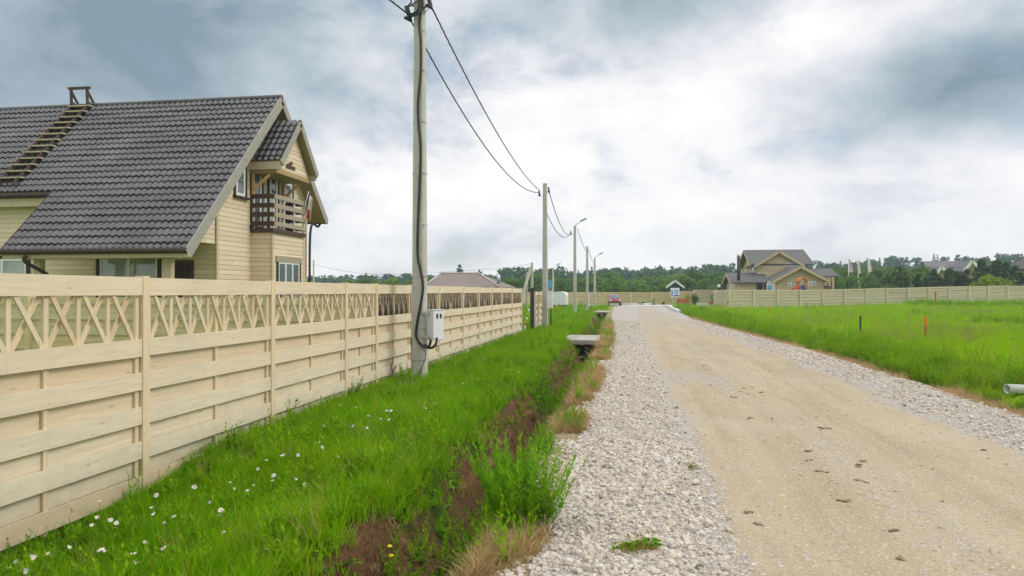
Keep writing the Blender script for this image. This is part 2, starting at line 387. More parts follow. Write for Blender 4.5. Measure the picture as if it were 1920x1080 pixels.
RUST = M('rusty_orange', (.48, .14, .04), .7, .25, 14)
YEL = M('yellow_paint', (.75, .55, .08), .5, .15, 12)
DARKPOST = M('dark_post', (.05, .045, .04), .7, .25, 10)
RED = M('red_paint', (.55, .035, .03), .3, .1, 5, bmp=.02)
BLUE = M('blue_paint', (.03, .10, .38), .35, .1, 5, bmp=.02)
LBLUE = M('light_blue_paint', (.06, .38, .62), .4, .1, 5, bmp=.02)
BARK = M('bark', (.10, .075, .055), .9, .3, 12, (1, 1, .2), bmp=.6)
# ================================================================== GROUND, ROAD, YARD
def knots(a, b, step, far, grow=1.16):
    xs = list(np.arange(a, b, step)); s = step; x = xs[-1]
    while x < far: s *= grow; x += s; xs.append(x)
    s = step; x = xs[0]; lo = []
    while x > -far: s *= grow; x -= s; lo.append(x)
    return np.array(lo[::-1]+xs)
gx = knots(-5.0, 7.0, .055, 2600); gy = knots(1.5, 15, .07, 3200, 1.03)
gy = gy[gy > -60]
GX, GY = np.meshgrid(gx, gy); GZ = height(GX, GY)
# the carriageway is let into the terrain: the ground sheet lies below the road sheet
rin = sst(.02, .25, GX-road_l(GY))*sst(.02, .25, road_r(GY)-GX)*(GY < 96)
GZ = GZ-.06*rin
T = GX-ditch_c(GY); fad = ditch_fade(GY)
nz = fbm(GX*2.2, GY*2.2, 61)
def soil_mask(X, Y):
    """bare earth: slipped patches on the ditch's far wall, ragged at the edges"""
    t = X-ditch_c(Y)+.26*(fbm(X*3.1, Y*2.3, 63, 4)-.5)
    p = sst(.34, .50, fbm(X*.8+5, Y*.42, 61, 2)+.30*(fbm(X*6, Y*5, 66, 3)-.5))
    return sst(-.64, -.46, t)*(1-sst(-.12, .10, t))*ditch_fade(Y)*p
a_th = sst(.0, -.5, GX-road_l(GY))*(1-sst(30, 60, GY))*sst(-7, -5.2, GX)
a_soil = np.clip(soil_mask(GX, GY), 0, 1)
a_dry = np.clip(sst(.12, .42, T)*(1-sst(-.02, .12, GX-road_l(GY)))*fad*(.55+.9*sst(.3, .5, fbm(GX*1.7, GY*1.7, 71))), 0, 1)
a_dry = np.maximum(a_dry, sst(-.12, .02, GX-road_r(GY))*(1-sst(.22, .42, GX-road_r(GY)))*(GY < 90)*(.4+.7*nz))
a_soil = np.maximum(a_soil, (1-sst(.5, 1.0, np.hypot((GX+3.9)/3.2, (GY-62)/7.0)))*sst(.45, .6, nz)*.9)
ny, nx = GX.shape; ii = np.arange(ny*nx).reshape(ny, nx)
F = np.stack([ii[:-1, :-1], ii[:-1, 1:], ii[1:, 1:], ii[1:, :-1]], -1).reshape(-1, 4)
m, nt, b, v = start('meadow_soil')
def attr(nt, n): a = nt.nodes.new('ShaderNodeAttribute'); a.attribute_name = n; return a.outputs['Fac']
n1 = noise(nt, v, 22, 6, .65); n2 = noise(nt, v, .35, 4); n3 = noise(nt, v, 3, 5)
g = ramp(nt, n3, [(.3, (.10, .20, .008)), (.7, (.17, .30, .008))])
g = mixc(nt, ramp(nt, n2, [(.35, 0.0), (.7, .7)]), g, (.22, .36, .008))
g = mixc(nt, attr(nt, 'thatch_shade'), g, ramp(nt, n1, [(.3, (.018, .030, .006)), (.7, (.05, .085, .012))]))  # dark thatch, with the shade between the blades painted into its colour
s = ramp(nt, n1, [(.25, (.030, .016, .007)), (.5, (.105, .058, .026)), (.72, (.17, .10, .047)), (.85, (.27, .18, .10))])
d = ramp(nt, n1, [(.25, (.15, .11, .06)), (.6, (.32, .25, .155)), (.8, (.44, .36, .24))])
c = mixc(nt, attr(nt, 'dry'), mixc(nt, attr(nt, 'soil'), g, s), d)
nt.links.new(c, b.inputs['Base Color']); b.inputs['Roughness'].default_value = .95; b.inputs['Specular IOR Level'].default_value = .1
bump(nt, b, n1, .9, .03)
GROUND = m
o = np_mesh('ground', np.stack([GX, GY, GZ], -1).reshape(-1, 3), F, GROUND, {'soil': a_soil.ravel(), 'dry': a_dry.ravel(), 'thatch_shade': a_th.ravel()}, True)
tag(o, 'grassy meadow ground with a brown earth ditch beside the gravel road', None, None, 'structure')
# ---- road: sandy carriageway with crushed stone shoulders
ry = knots(1.0, 14, .09, 97, 1.025); ry = ry[(ry > -25) & (ry < 97)]
rs = np.linspace(0, 1, 110)
RY, RS = np.meshgrid(ry, rs, indexing='ij')
wob = .10*(fbm(RY*.9, RS*0+3, 77)-.5)
RX = road_l(RY)+(road_r(RY)-road_l(RY))*RS
RX = RX+np.where(RS < .04, wob, 0)+np.where(RS > .96, wob*2, 0)
def zones(X, Y):
    """share of bare packed sand (0..1) and of crushed stone"""
    k = fbm(X*1.6, Y*.55, 81)-.5; k2 = fbm(X*5, Y*3, 85)-.5
    e1 = .68-.035*(np.minimum(Y, 40)-4)*.35+.35*k+.16*k2        # left shoulder edge
    e2 = road_r(Y)-1.5+.9*k+.3*k2
    left = 1-sst(-.26, .32, X-e1); right = sst(-.35, .45, X-e2)
    mid = .24*np.exp(-((X-2.25+.012*Y)/.5)**2)*sst(.42, .6, fbm(X*1.2+9, Y*.35, 91))
    patch = .42*sst(.56, .72, fbm(X*.7, Y*.22, 95))*sst(6, 16, Y)
    far = .40*sst(18, 60, Y)
    return np.clip(np.maximum.reduce([left, right, mid, patch, far]), 0, 1)
def road_z(X, Y):
    s_ = (X-road_l(Y))/(road_r(Y)-road_l(Y))
    z = height(X, Y)+.012+.03*sst(0, .06, s_)*(1-sst(.94, 1, s_))
    tr = np.exp(-((X-1.25)/.35)**2)+np.exp(-((X-3.1)/.4)**2)
    return z-.018*tr*sst(-.3, .3, fbm(X*.1, Y*.3, 3)-.3)+.012*(fbm(X*3, Y*3, 99)-.5)
def hr(x, y): return float(road_z(np.array(x), np.array(y)))
RZ = road_z(RX, RY); a_st = zones(RX, RY)
n_, m_ = RX.shape; ii = np.arange(n_*m_).reshape(n_, m_)
F = np.stack([ii[:-1, :-1], ii[:-1, 1:], ii[1:, 1:], ii[1:, :-1]], -1).reshape(-1, 4)
m, nt, b, v = start('packed_sand_and_stone')
st = attr(nt, 'stone')
n1 = noise(nt, v, 34, 6, .7); n2 = noise(nt, mapped(nt, v, (1, .35, 1)), 1.5, 5, .6); n3 = noise(nt, v, 7, 5, .6)
sand = ramp(nt, n2, [(.28, (.285, .232, .15)), (.5, (.345, .29, .195)), (.75, (.40, .35, .255))])
sand = mixc(nt, .55, sand, ramp(nt, n1, [(.2, (.22, .17, .10)), (.5, (.365, .30, .19)), (.85, (.46, .41, .30))]))
n4 = noise(nt, mapped(nt, v, (1.6, .09, 1)), 1.6, 4, .55); n5 = noise(nt, v, .55, 4, .6)
sand = mixc(nt, 1.0, sand, ramp(nt, n4, [(.3, (.86, .85, .83)), (.62, (1.06, 1.06, 1.07))]), 'MULTIPLY')
sand = mixc(nt, ramp(nt, n5, [(.5, 0.0), (.68, .45)]), sand, (.40, .345, .26))
vs_ = nd(nt, 'ShaderNodeTexVoronoi', ins={'Scale': 75.0}); nt.links.new(v, vs_.inputs['Vector']); sxs = nd(nt, 'ShaderNodeSeparateXYZ'); nt.links.new(vs_.outputs['Color'], sxs.inputs[0])
sand = mixc(nt, mth(nt, 'MULTIPLY', mth(nt, 'GREATER_THAN', sxs.outputs[0], .86), .6), sand, ramp(nt, sxs.outputs[1], [(0, (.22, .18, .13)), (.4, (.46, .41, .33)), (1, (.58, .54, .47))]))
sand = mixc(nt, ramp(nt, n3, [(.62, 0.0), (.72, .5)]), sand, (.33, .25, .16))
vo = nd(nt, 'ShaderNodeTexVoronoi', ins={'Scale': 30.0}); nt.links.new(v, vo.inputs['Vector'])
ve = nd(nt, 'ShaderNodeTexVoronoi', feature='DISTANCE_TO_EDGE', ins={'Scale': 30.0}); nt.links.new(v, ve.inputs['Vector'])
sx = nd(nt, 'ShaderNodeSeparateXYZ'); nt.links.new(vo.outputs['Color'], sx.inputs[0])
stone = ramp(nt, sx.outputs[0], [(0, (.26, .24, .21)), (.1, (.40, .365, .32)), (.5, (.46, .425, .38)), (.8, (.51, .475, .43)), (1, (.56, .53, .49))])
stone = mixc(nt, ramp(nt, ve.outputs['Distance'], [(.01, .55), (.09, 0.0)]), stone, (.34, .295, .23))
# stones sit in a dusty matrix: where little stone lies only some of the cells show
show = mth(nt, 'GREATER_THAN', mth(nt, 'ADD', st, mth(nt, 'MULTIPLY', sx.outputs[1], .55)), .62)
few = mth(nt, 'GREATER_THAN', sx.outputs[1], .955)
fac = mth(nt, 'MAXIMUM', mth(nt, 'MULTIPLY', show, ramp(nt, st, [(.05, 0.0), (.3, 1.0)])), mth(nt, 'MULTIPLY', few, .75))
c = mixc(nt, fac, sand, stone)
nt.links.new(c, b.inputs['Base Color']); b.inputs['Roughness'].default_value = .92; b.inputs['Specular IOR Level'].default_value = .15
hgt = mth(nt, 'ADD', mth(nt, 'MULTIPLY', n1, .4), mth(nt, 'MULTIPLY', mth(nt, 'MULTIPLY', ramp(nt, ve.outputs['Distance'], [(0, 0.0), (.2, 1.0)]), fac), .8))
bump(nt, b, hgt, .8, .02)
o = np_mesh('road', np.stack([RX, RY, RZ], -1).reshape(-1, 3), F, m, {'stone': a_st.ravel()}, True)
tag(o, 'sandy gravel road running away from the camera between ditch and meadow', None, None, 'structure')
# ---- paved yard at the end of the road
mb = MB(); ys = [(-34, 92), (-16, 90.5), (-3.2, 92), (3.7, 92), (9, 91.5), (12.6, 92), (12.6, 99.5), (-34, 99.5)]
mb.prism([(x, y, hz(x, y)+.03) for x, y in ys], (0, 0, .045))
o = mb.build('yard', M('pale_paving', (.56, .53, .50), .85, .1, 3, bmp=.1)); tag(o, 'pale paved yard at the far end of the road', None, None, 'structure')

# ================================================================== TIMBER FENCES
NAIL = M('nail_head', (.10, .085, .07), .5, .2, 20, bmp=0)
FX = at(275, 890, z=0).x
def fence_y(px):
    r = (px-960)/F_PX; return FX*(CY+r*SY)/(r*CY-SY)
near_posts = [fence_y(p) for p in (271, 510, 648, 705, 771, 823, 868, 898, 922, 941, 960, 978)]
st = 2.46
near_posts = [near_posts[0]-st*k for k in (3, 2, 1)]+near_posts
fence = thing('timber_fence', 'long pale raw timber fence of woven boards and crossed lattice beside the ditch', 'fence', (FX, near_posts[3], 0))
rr = random.Random(3)
def board(mb, x, t, y0, y1, z0, z1, j=.004):
    """sawn board along Y with a slight bow and tilt"""
    n = 4; a = [rr.uniform(-j, j) for _ in range(2)]; bow = rr.uniform(-.006, .006); vs = []
    for i in range(n+1):
        s_ = i/n; y = y0+(y1-y0)*s_; dz = a[0]+(a[1]-a[0])*s_; dx = bow*4*s_*(1-s_)
        vs += [(x+dx-t/2, y, z0+dz), (x+dx+t/2, y, z0+dz), (x+dx+t/2, y, z1+dz), (x+dx-t/2, y, z1+dz)]
    fs = [(0, 1, 2, 3), (4*n+3, 4*n+2, 4*n+1, 4*n)]
    for i in range(n):
        for k in range(4): fs.append((4*i+k, 4*i+4+k, 4*i+4+(k+1) % 4, 4*i+(k+1) % 4))
    mb.add(vs, fs)
LAT_DARK = wood('stained_lattice', (.34, .285, .20), 'z', var=.12, island=.3)  # darker stain for the lattice of the far panels
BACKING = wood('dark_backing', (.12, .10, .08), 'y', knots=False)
def panel(y0, y1, x, parent, base=0.0, mats=(FENCE, FENCE_Z), dark=False):
    y0 += .055; y1 -= .055
    p = MB()
    for k in range(5): board(p, x, .021, y0-.012, y1+.012, base+1.18-.335*k, base+1.35-.335*k)
    for k in range(4): board(p, x-.0535, .021, y0, y1, base+1.004-.335*k, base+1.19-.335*k)
    if y1 < 16 and x < -3:      # nail heads on the nearer panels
        for k in range(5):
            for yy in (y0+.03, (y0+y1)/2, y1-.03):
                for dz in (.045, .125):
                    q_ = Vector((x+.0108, yy+rr.uniform(-.008, .008), base+1.18-.335*k+dz+rr.uniform(-.01, .01)))
                    p.add([q_+Vector((.0016, .0042*math.cos(a*1.047), .0042*math.sin(a*1.047))) for a in range(6)], [(0, 1, 2, 3, 4, 5)], 1)
    w = p.build('woven_panel', [mats[0], NAIL], parent)
    p = MB()
    for yy in (y0+.035, (y0+y1)/2, y1-.035): p.box((x-.041, yy-.026, base-.2), (x-.0135, yy+.026, base+1.77))
    build_each(p, 'stake', mats[1], w)
    p = MB(); board(p, x+.003, .024, y0-.014, y1+.014, base+1.775, base+1.95); p.build('top_board', mats[0], w)
    p = MB(); L = y1-y0-.13; n = max(1, round(L/.36)); h = L/n; za, zb = base+1.31, base+1.80
    for i in range(n):
        a = y0+.065+i*h
        if i: p.beam((x-.026, a, za), (x-.026, a, zb), .045, .018, (1, 0, 0))
        p.beam((x-.004, a+.03, zb), (x-.004, a+h-.03, za), .016, .045, (0, .83, .55))
        p.beam((x-.047, a+.03, za), (x-.047, a+h-.03, zb), .016, .045, (0, -.83, .55))
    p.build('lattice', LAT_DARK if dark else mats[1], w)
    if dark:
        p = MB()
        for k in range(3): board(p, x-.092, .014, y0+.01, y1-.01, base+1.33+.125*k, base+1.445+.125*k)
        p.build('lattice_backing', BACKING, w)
    return w
def post(x, y, z0, z1, parent, s=.098, mat=None):
    p = MB(); k = rr.uniform(-.004, .004); p.beam((x-.025, y, z0), (x-.025+k, y+k, z1), s, s, (1, 0, 0))
    return p.build('post', mat or FENCE_Z, parent)
ends = [min(0, hz(FX, y)+.02)*.6 if y > 20 else 0 for y in near_posts]
for i, y in enumerate(near_posts):
    post(FX, y, -.25+ends[i], 1.965+ends[i], fence)
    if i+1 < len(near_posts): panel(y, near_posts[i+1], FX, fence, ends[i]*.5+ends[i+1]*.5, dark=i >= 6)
# short length beyond the gate opening
e0, e1 = at(1004, 620, d=36.6), at(1021, 618, d=39.5)
f2 = thing('timber_fence', 'short piece of pale timber fence between the dark gate post and the second concrete pole', 'fence', (e0.x, e0.y, -.12))
for y in (e0.y, e0.y+2.4): post(e0.x, y, -.4, 1.82, f2)
panel(e0.y, e0.y+2.4, e0.x, f2, -.14)
# boundary fence behind, at right angles
f3 = thing('boundary_fence', 'pale board fence seen through the lattice, at right angles behind the near fence', 'fence', (-9, 13.75, 0))
p = MB()
for i in range(5):
    xa, xb = FX-.2-2.5*(i+1)+.05, FX-.2-2.5*i-.05
    for k in range(11): p.box((xa, 13.75+(.02 if k % 2 else -.02), .0+.155*k), (xb, 13.77+(.02 if k % 2 else -.02), .148+.155*k))
p.build('board_panel', FENCE_IN, f3)
for i in range(6):
    q = MB(); q.box((FX-.2-2.5*i-.05, 13.66, -.2), (FX-.2-2.5*i+.05, 13.84, 1.78)); q.build('post', FENCE_IN, f3)
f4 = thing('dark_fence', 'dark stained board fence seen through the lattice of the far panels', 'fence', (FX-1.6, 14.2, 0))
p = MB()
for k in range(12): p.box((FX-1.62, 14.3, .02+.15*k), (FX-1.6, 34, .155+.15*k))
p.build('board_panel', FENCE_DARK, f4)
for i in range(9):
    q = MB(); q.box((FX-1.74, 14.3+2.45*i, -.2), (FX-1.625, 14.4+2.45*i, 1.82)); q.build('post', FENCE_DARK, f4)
# dark gate post, leaning striped survey pole by the opening
b0 = at(998, 621, d=35.8); gp = MB()
gp.beam((b0.x, b0.y, -.5), (b0.x, b0.y, at(998, 540, d=35.8).z), .17, .15, (0, 1, 0)); gp.beam((b0.x-.02, b0.y-.1, -.5), (b0.x-.02, b0.y-.1, at(998, 543, d=35.8).z), .06, .03, (0, 1, 0))
o = gp.build('gate_post', DARKPOST); tag(o, 'dark brown gate post standing in the opening at the far end of the near fence', 'post')
# ---- distant fences
def far_fence(pts, h, label, mat=(FENCE_FAR, FENCE_FAR_Z), step=3.0, name='timber_fence'):
    root = thing(name, label, 'fence', (pts[0][0], pts[0][1], hz(*pts[0])))
    pos = [Vector((pts[0][0], pts[0][1], 0))]
    for a, b_ in zip(pts[:-1], pts[1:]):
        a, b_ = Vector((*a, 0)), Vector((*b_, 0)); n = max(1, round((b_-a).length/step))
        pos += [a+(b_-a)*(k/n) for k in range(1, n+1)]
    for i, p_ in enumerate(pos):
        q = MB(); z = hz(p_.x, p_.y); q.beam((p_.x, p_.y-.05, z-.3), (p_.x, p_.y-.05, z+h+.02), .2, .14, (0, 1, 0)); q.build('post', mat[1], root)
        if i+1 < len(pos):
            e = pos[i+1]; ze = hz(e.x, e.y); q = MB()
            d = (e-p_).normalized(); nrm = Vector((d.y, -d.x, 0)); n = 12
            for k in range(n):
                za = h*(k+.5)/n; o_ = nrm*(.035 if k % 2 else -.03)+Vector((0, .06, 0)); jj = rr.uniform(-.02, .02)
                q.beam(p_+o_+Vector((0, 0, z+za+jj)), e+o_+Vector((0, 0, ze+za+jj)), .03, h/n*.98)
            q.build('board_panel', mat[0], root)
    return root
ra = at(1368, 580, d=78); rb = at(1925, 567, d=91)
far_fence([(ra.x, ra.y), ((ra.x*.5+rb.x*.5), (ra.y*.5+rb.y*.5)+.8), (rb.x, rb.y), (rb.x+9, rb.y+2.5)], 1.95, 'long weathered timber fence across the right meadow in front of the far house')
rc = at(1366, 575, d=88)
far_fence([(ra.x-.05, ra.y+.25), (ra.x-.05, ra.y+15)], 1.95, 'weathered timber fence running back from the corner by the far house', step=3)
c1, c2 = at(985, 575, d=100), at(1262, 571, d=101)
far_fence([(c1.x-16, c1.y-1), (c1.x, c1.y), (c2.x, c2.y)], 1.75, 'pale timber fence across the far end of the road behind the red car', (FENCE_IN, FENCE_FAR_Z))
c3, c4_ = at(1263, 571, d=103), at(1300, 571, d=103)
far_fence([(c2.x+.3, c2.y+.5), (c4_.x, c4_.y)], 1.85, 'pale timber fence length behind the blue and white notice board', (FENCE_IN, FENCE_FAR_Z))
c5, c6 = at(1302, 571, d=101), at(1364, 571, d=101)
far_fence([(c5.x, c5.y), (c6.x, c6.y)], 2.0, 'greyish timber fence length behind the round clipped tree', (FENCE_FAR, FENCE_FAR_Z))

# ================================================================== POLES AND CABLES
def hexpole(mb, x, y, z0, z1, w0, w1):
    """precast concrete pole: tapering trapezoid section with chamfered edges"""
    def ring(z, w):
        return [(x+a*w, y+c*w, z) for a, c in ((-.36, -.5), (.36, -.5), (.5, -.36), (.5, .36), (.36, .5), (-.36, .5), (-.5, .36), (-.5, -.36))]
    n = 8; vs = ring(z0, w0)+ring(z1, w1)
    mb.add(vs, [(k, (k+1) % n, n+(k+1) % n, n+k) for k in range(n)]+[tuple(reversed(range(n))), tuple(range(n, 2*n))])
def lamp_arm(root, x, y, z, s=1.0, dx=.5, dz=.42):
    a = MB(); a.tube([(x, y, z-.3*s), (x+.05*s, y, z+.06*s), (x+dx*.55, y, z+dz*.6), (x+dx, y, z+dz)], .035*s, 6); arm = a.build('lamp_arm', STEEL, root)
    h = MB(); e = Vector((x+dx, y, z+dz)); dd = Vector((.46, 0, .2))
    h.add([e+dd*t+Vector((0, sy*w, sz*.07)) for t, w in ((-.12, .07), (.25, .16), (1, .12)) for sy, sz in ((-1, -1), (1, -1), (1, 1), (-1, 1))],
          [(0, 1, 2, 3), (11, 10, 9, 8)]+[(4*i+k, 4*i+4+k, 4*i+4+(k+1) % 4, 4*i+(k+1) % 4) for i in (0, 1) for k in range(4)])
    h.build('lamp_head', M('lamp_housing', (.42, .45, .47), .4, .1, 8), root)
pole_at = {}
def pole(key, px, ytop, ybase, d, w0, w1, label, lamp=False, z0=None, grp='concrete poles along the ditch'):
    b_ = at(px, ybase, d=d); t = at(px, ytop, d=d)
    zg = hz(b_.x, b_.y)
    root = thing('utility_pole', label, 'pole', (b_.x, b_.y, zg), grp)
    p = MB(); hexpole(p, b_.x, b_.y, zg-.6, t.z, w0, w1); p.build('shaft', CONC, root)
    pole_at[key] = Vector((b_.x, b_.y, t.z))
    if lamp: lamp_arm(root, b_.x, b_.y, t.z)
    return root, b_, t
P1, b1, t1 = pole('p1', 787, -22, 718, 14.84, .285, .195, 'tall concrete pole in front of the near fence with black cable and grey meter box')
P2, b2, t2 = pole('p2', 1022, 344, 620, 37.8, .29, .2, 'concrete pole with white meter box at the end of the near fence')
P3, b3, t3 = pole('p3', 1078, 424, 588, 62, .29, .2, 'concrete pole with a street lamp arm, nearest lamp pole to the camera', True)
P4, b4, t4 = pole('p4', 1101, 462, 585, 67, .27, .18, 'plain concrete pole between the two lamp poles')
P5, b5, t5 = pole('p5', 1115, 484, 577, 85, .29, .2, 'concrete pole with a street lamp arm nearest the red car', True)
P6, b6, t6 = pole('p6', 1037, 503, 560, 96, .28, .19, 'distant concrete lamp pole behind the white trailer', True, grp=None)
# joint seam and steel bands
for root, b_, t, ks in ((P1, b1, t1, (.06, .14, .27, .40, .53, .66, .79, .89)), (P2, b2, t2, (.2, .5, .8, .97)), (P3, b3, t3, (.55, .97)), (P5, b5, t5, (.95,))):
    for k in ks:
        z = b_.z+(t.z-b_.z)*k; w = (.285+(.195-.285)*k)*.5+.004
        q = MB(); q.box((b_.x-w, b_.y-w, z-.008), (b_.x+w, b_.y+w, z+.008)); q.build('steel_band', STEEL, root)
# riser cable of the near pole (wanders down its front face), loops under the box
x, y = b1.x, b1.y-.155
trail = [(791, -30), (790, 10), (786, 30), (785, 50), (788, 75), (788, 130), (783, 190), (784, 230), (788, 280), (786, 350), (783, 430), (783, 480), (788, 505), (793, 535), (790, 565), (783, 600), (780, 625), (783, 637), (792, 647), (803, 651), (808, 646), (811, 636)]
q = MB(); pts = [at(a, c, Y=y+.0) for a, c in trail]
for i, p_ in enumerate(pts):
    k = (p_.z-b1.z)/(t1.z-b1.z); p_.y = b1.y-(.285+(.195-.285)*k)*.5-.02
    if i >= len(trail)-4: p_.y -= .03*(i-len(trail)+5)
def smooth_path(pts, n=6):
    out = []; P_ = [pts[0]]+list(pts)+[pts[-1]]
    for i in range(1, len(P_)-2):
        for k in range(n):
            t = k/n; a, b_, c, d = P_[i-1], P_[i], P_[i+1], P_[i+2]
            out.append(.5*((2*b_)+(c-a)*t+(2*a-5*b_+4*c-d)*t*t+(3*b_-a-3*c+d)*t**3))
    return out+[pts[-1]]
q.tube(smooth_path(pts), .026, 8); q.build('riser_cable', BLACK, P1)
q = MB(); q.tube(smooth_path([at(819, 633, d=14.55), at(818, 643, d=14.52), at(812, 651, d=14.55), at(803, 652, d=14.62), at(797, 645, d=14.66)]), .024, 8); q.build('cable_loop', BLACK, P1)
q = MB(); q.tube(smooth_path([at(798, 655, d=14.67), at(797, 672, d=14.68), at(790, 692, d=14.68), at(781, 708, d=14.68), at(779, 720, d=14.68)]), .007, 6); q.build('earth_wire', BLACK, P1)
q = MB(); q.tube([at(772, 634, d=14.9), at(772.5, 648, d=14.9), at(774, 664, d=14.88)], .022, 8); q.build('conduit', BLACK, P1)
# meter box, turned so that side and door show, on two brackets
bx = at(812, 612, d=14.55); ang = R(47)
ca, sa = math.cos(ang), math.sin(ang)
def loc(u, w, z): return Vector((bx.x+u*ca-w*sa, bx.y+u*sa+w*ca, z))
zt, zb = at(812, 582, d=14.55).z, at(812, 638, d=14.55).z
def obox(mb, u0, u1, w0, w1, z0, z1, mi=0):
    mb.add([loc(u, w, z) for z in (z0, z1) for u, w in ((u0, w0), (u1, w0), (u1, w1), (u0, w1))], [(0, 3, 2, 1), (4, 5, 6, 7), (0, 1, 5, 4), (1, 2, 6, 5), (2, 3, 7, 6), (3, 0, 4, 7)], mi)
U0, U1, W0, W1 = 0, .25, 0, .22
q = MB(); obox(q, U0, U1, W0+.012, W1, zb, zt); obox(q, U0-.012, U1+.012, W0-.008, W1+.01, zt, zt+.018)
box = q.build('meter_box', BOXGREY, P1)
q = MB(); obox(q, U0+.008, U1-.008, W0, W0+.012, zb+.01, zt-.008); door = q.build('box_door', WHITE, box)
for u in (.075, .155):
    q = MB(); obox(q, u, u+.042, W0-.004, W0, zt-.16, zt-.07); q.build('meter_window', M('dark_window', (.03, .035, .05), .2, .1, 4, bmp=0), box)
q = MB()
for z in (zt-.05, zb+.06): q.beam((b1.x-.05, b1.y-.10, z), loc(.0, .12, z), .04, .04)
q.build('bracket', STEEL, P1)
# white meter box on pole two
q = MB(); m0, m1 = at(1026, 578, d=37.3), at(1036, 546, d=37.3); q.box((m0.x, m0.y-.1, m0.z), (m1.x, m1.y+.15, m1.z)); q.box((m0.x-.01, m0.y-.11, m1.z), (m1.x+.01, m1.y+.16, m1.z+.03)); q.build('meter_box', WHITE, P2)
q = MB(); q.tube([at(1033, 578, d=37.4), at(1033, 618, d=37.5)], .035, 6); q.build('conduit', BLACK, P2)
# pole heads: brackets, clamps and insulators of the aerial bundles
hkL, hkR = at(763, 24, d=14.75), at(806, 6, d=14.75)
def clamp(root, p_, s=1.0):
    q = MB(); q.beam(p_+Vector((-.03, -.02, .14))*s, p_+Vector((.03, .03, -.10))*s, .06*s, .07*s); q.tube([p_+Vector((-.05, -.06, -.1))*s, p_+Vector((.05, .06, -.13))*s], .035*s, 8)
    q.tube([p_+Vector((0, 0, .12))*s, p_+Vector((.03, .02, .2))*s], .018*s, 6); q.build('anchor_clamp', BLACK, root)
clamp(P1, hkL+Vector((.02, 0, 0))); clamp(P1, hkR+Vector((-.02, 0, .05)), .9)
q = MB()
q.tube(smooth_path([hkL+Vector((.02, 0, .12)), hkL+Vector((.12, 0, .17)), Vector((b1.x-.06, b1.y-.14, hkL.z+.2)), Vector((b1.x+.09, b1.y-.12, hkL.z+.28))]), .013, 6)
q.tube(smooth_path([hkL+Vector((.04, 0, -.02)), Vector((b1.x-.08, b1.y-.14, hkL.z-.01)), Vector((b1.x+.02, b1.y-.16, hkL.z+.08)), Vector((b1.x+.03, b1.y-.15, hkL.z+.5))]), .022, 6)
q.tube(smooth_path([hkL+Vector((.04, 0, -.06)), Vector((b1.x-.08, b1.y-.17, hkL.z-.07)), Vector((b1.x+.04, b1.y-.17, hkL.z-.02)), Vector((b1.x+.12, b1.y-.10, hkL.z+.10)), hkR+Vector((-.02, 0, -.02))]), .02, 6)
q.tube(smooth_path([Vector((b1.x-.14, b1.y-.1, hkL.z+.38)), Vector((b1.x-.15, b1.y-.1, hkL.z+.2)), Vector((b1.x-.08, b1.y-.16, hkL.z+.12))]), .016, 6)
q.tube(smooth_path([Vector((b1.x+.10, b1.y-.12, hkL.z-.03)), Vector((b1.x+.2, b1.y-.12, hkL.z+.06)), Vector((b1.x+.22, b1.y-.12, hkL.z+.14))]), .007, 6)
q.build('jumper_cable', BLACK, P1)
# twisted aerial bundles with real sag
def span(p0, p1, sag, r, label, twist=True, grp='overhead cables from pole to pole', mat=None, n=48):
    q = MB(); p0, p1 = Vector(p0), Vector(p1); L = (p1-p0).length
    pts = [p0.lerp(p1, i/n)-Vector((0, 0, sag*4*(i/n)*(1-i/n))) for i in range(n+1)]
    q.tube(pts, r, 6)
    if twist:
        turns = L/.40; m = int(turns*6); tp = []
        for i in range(m+1):
            s_ = i/m; a = s_*turns*2*math.pi; tp.append(p0.lerp(p1, s_)+Vector((math.cos(a)*r*.8, 0, -sag*4*s_*(1-s_)+math.sin(a)*r*.8)))
        q.tube(tp, r*.6, 5)
    o = q.build('overhead_cable', mat or CABLE); return tag(o, label, 'cable', grp)
h2L, h2R = at(1012, 361, d=37.7), at(1012, 357, d=37.6)
span(hkR, h2R, .50, .016, 'upper overhead cable from the near pole to the second pole')
span(hkL, h2L, .93, .016, 'lower overhead cable passing behind the near pole to the second pole')
span(hkL, at(728, -4, d=13.2)+(at(728, -4, d=13.2)-hkL)*5, .02, .016, 'overhead cable leaving the top left of the near pole out of the picture')
clamp(P2, h2L+Vector((-.02, 0, -.05)), .9)
q3a, q3b = at(1070, 437, d=61.8), at(1074, 436, d=61.8)
span(at(1029, 357, d=37.9), q3b, .95, .022, 'right hand overhead cable from the second pole to the first lamp pole', False)
span(at(1022, 392, d=38.1), q3a, .80, .022, 'left hand overhead cable from the second pole to the first lamp pole', False)
clamp(P2, at(1029, 356, d=37.8), .9); clamp(P3, q3a, 1.0)
span(at(1083, 430, d=62.2), at(1099, 471, d=67), .12, .022, 'overhead cable from the first lamp pole to the plain pole', False)
span(at(1104, 468, d=67), at(1114, 492, d=85), .35, .022, 'overhead cable from the plain pole to the second lamp pole', False)
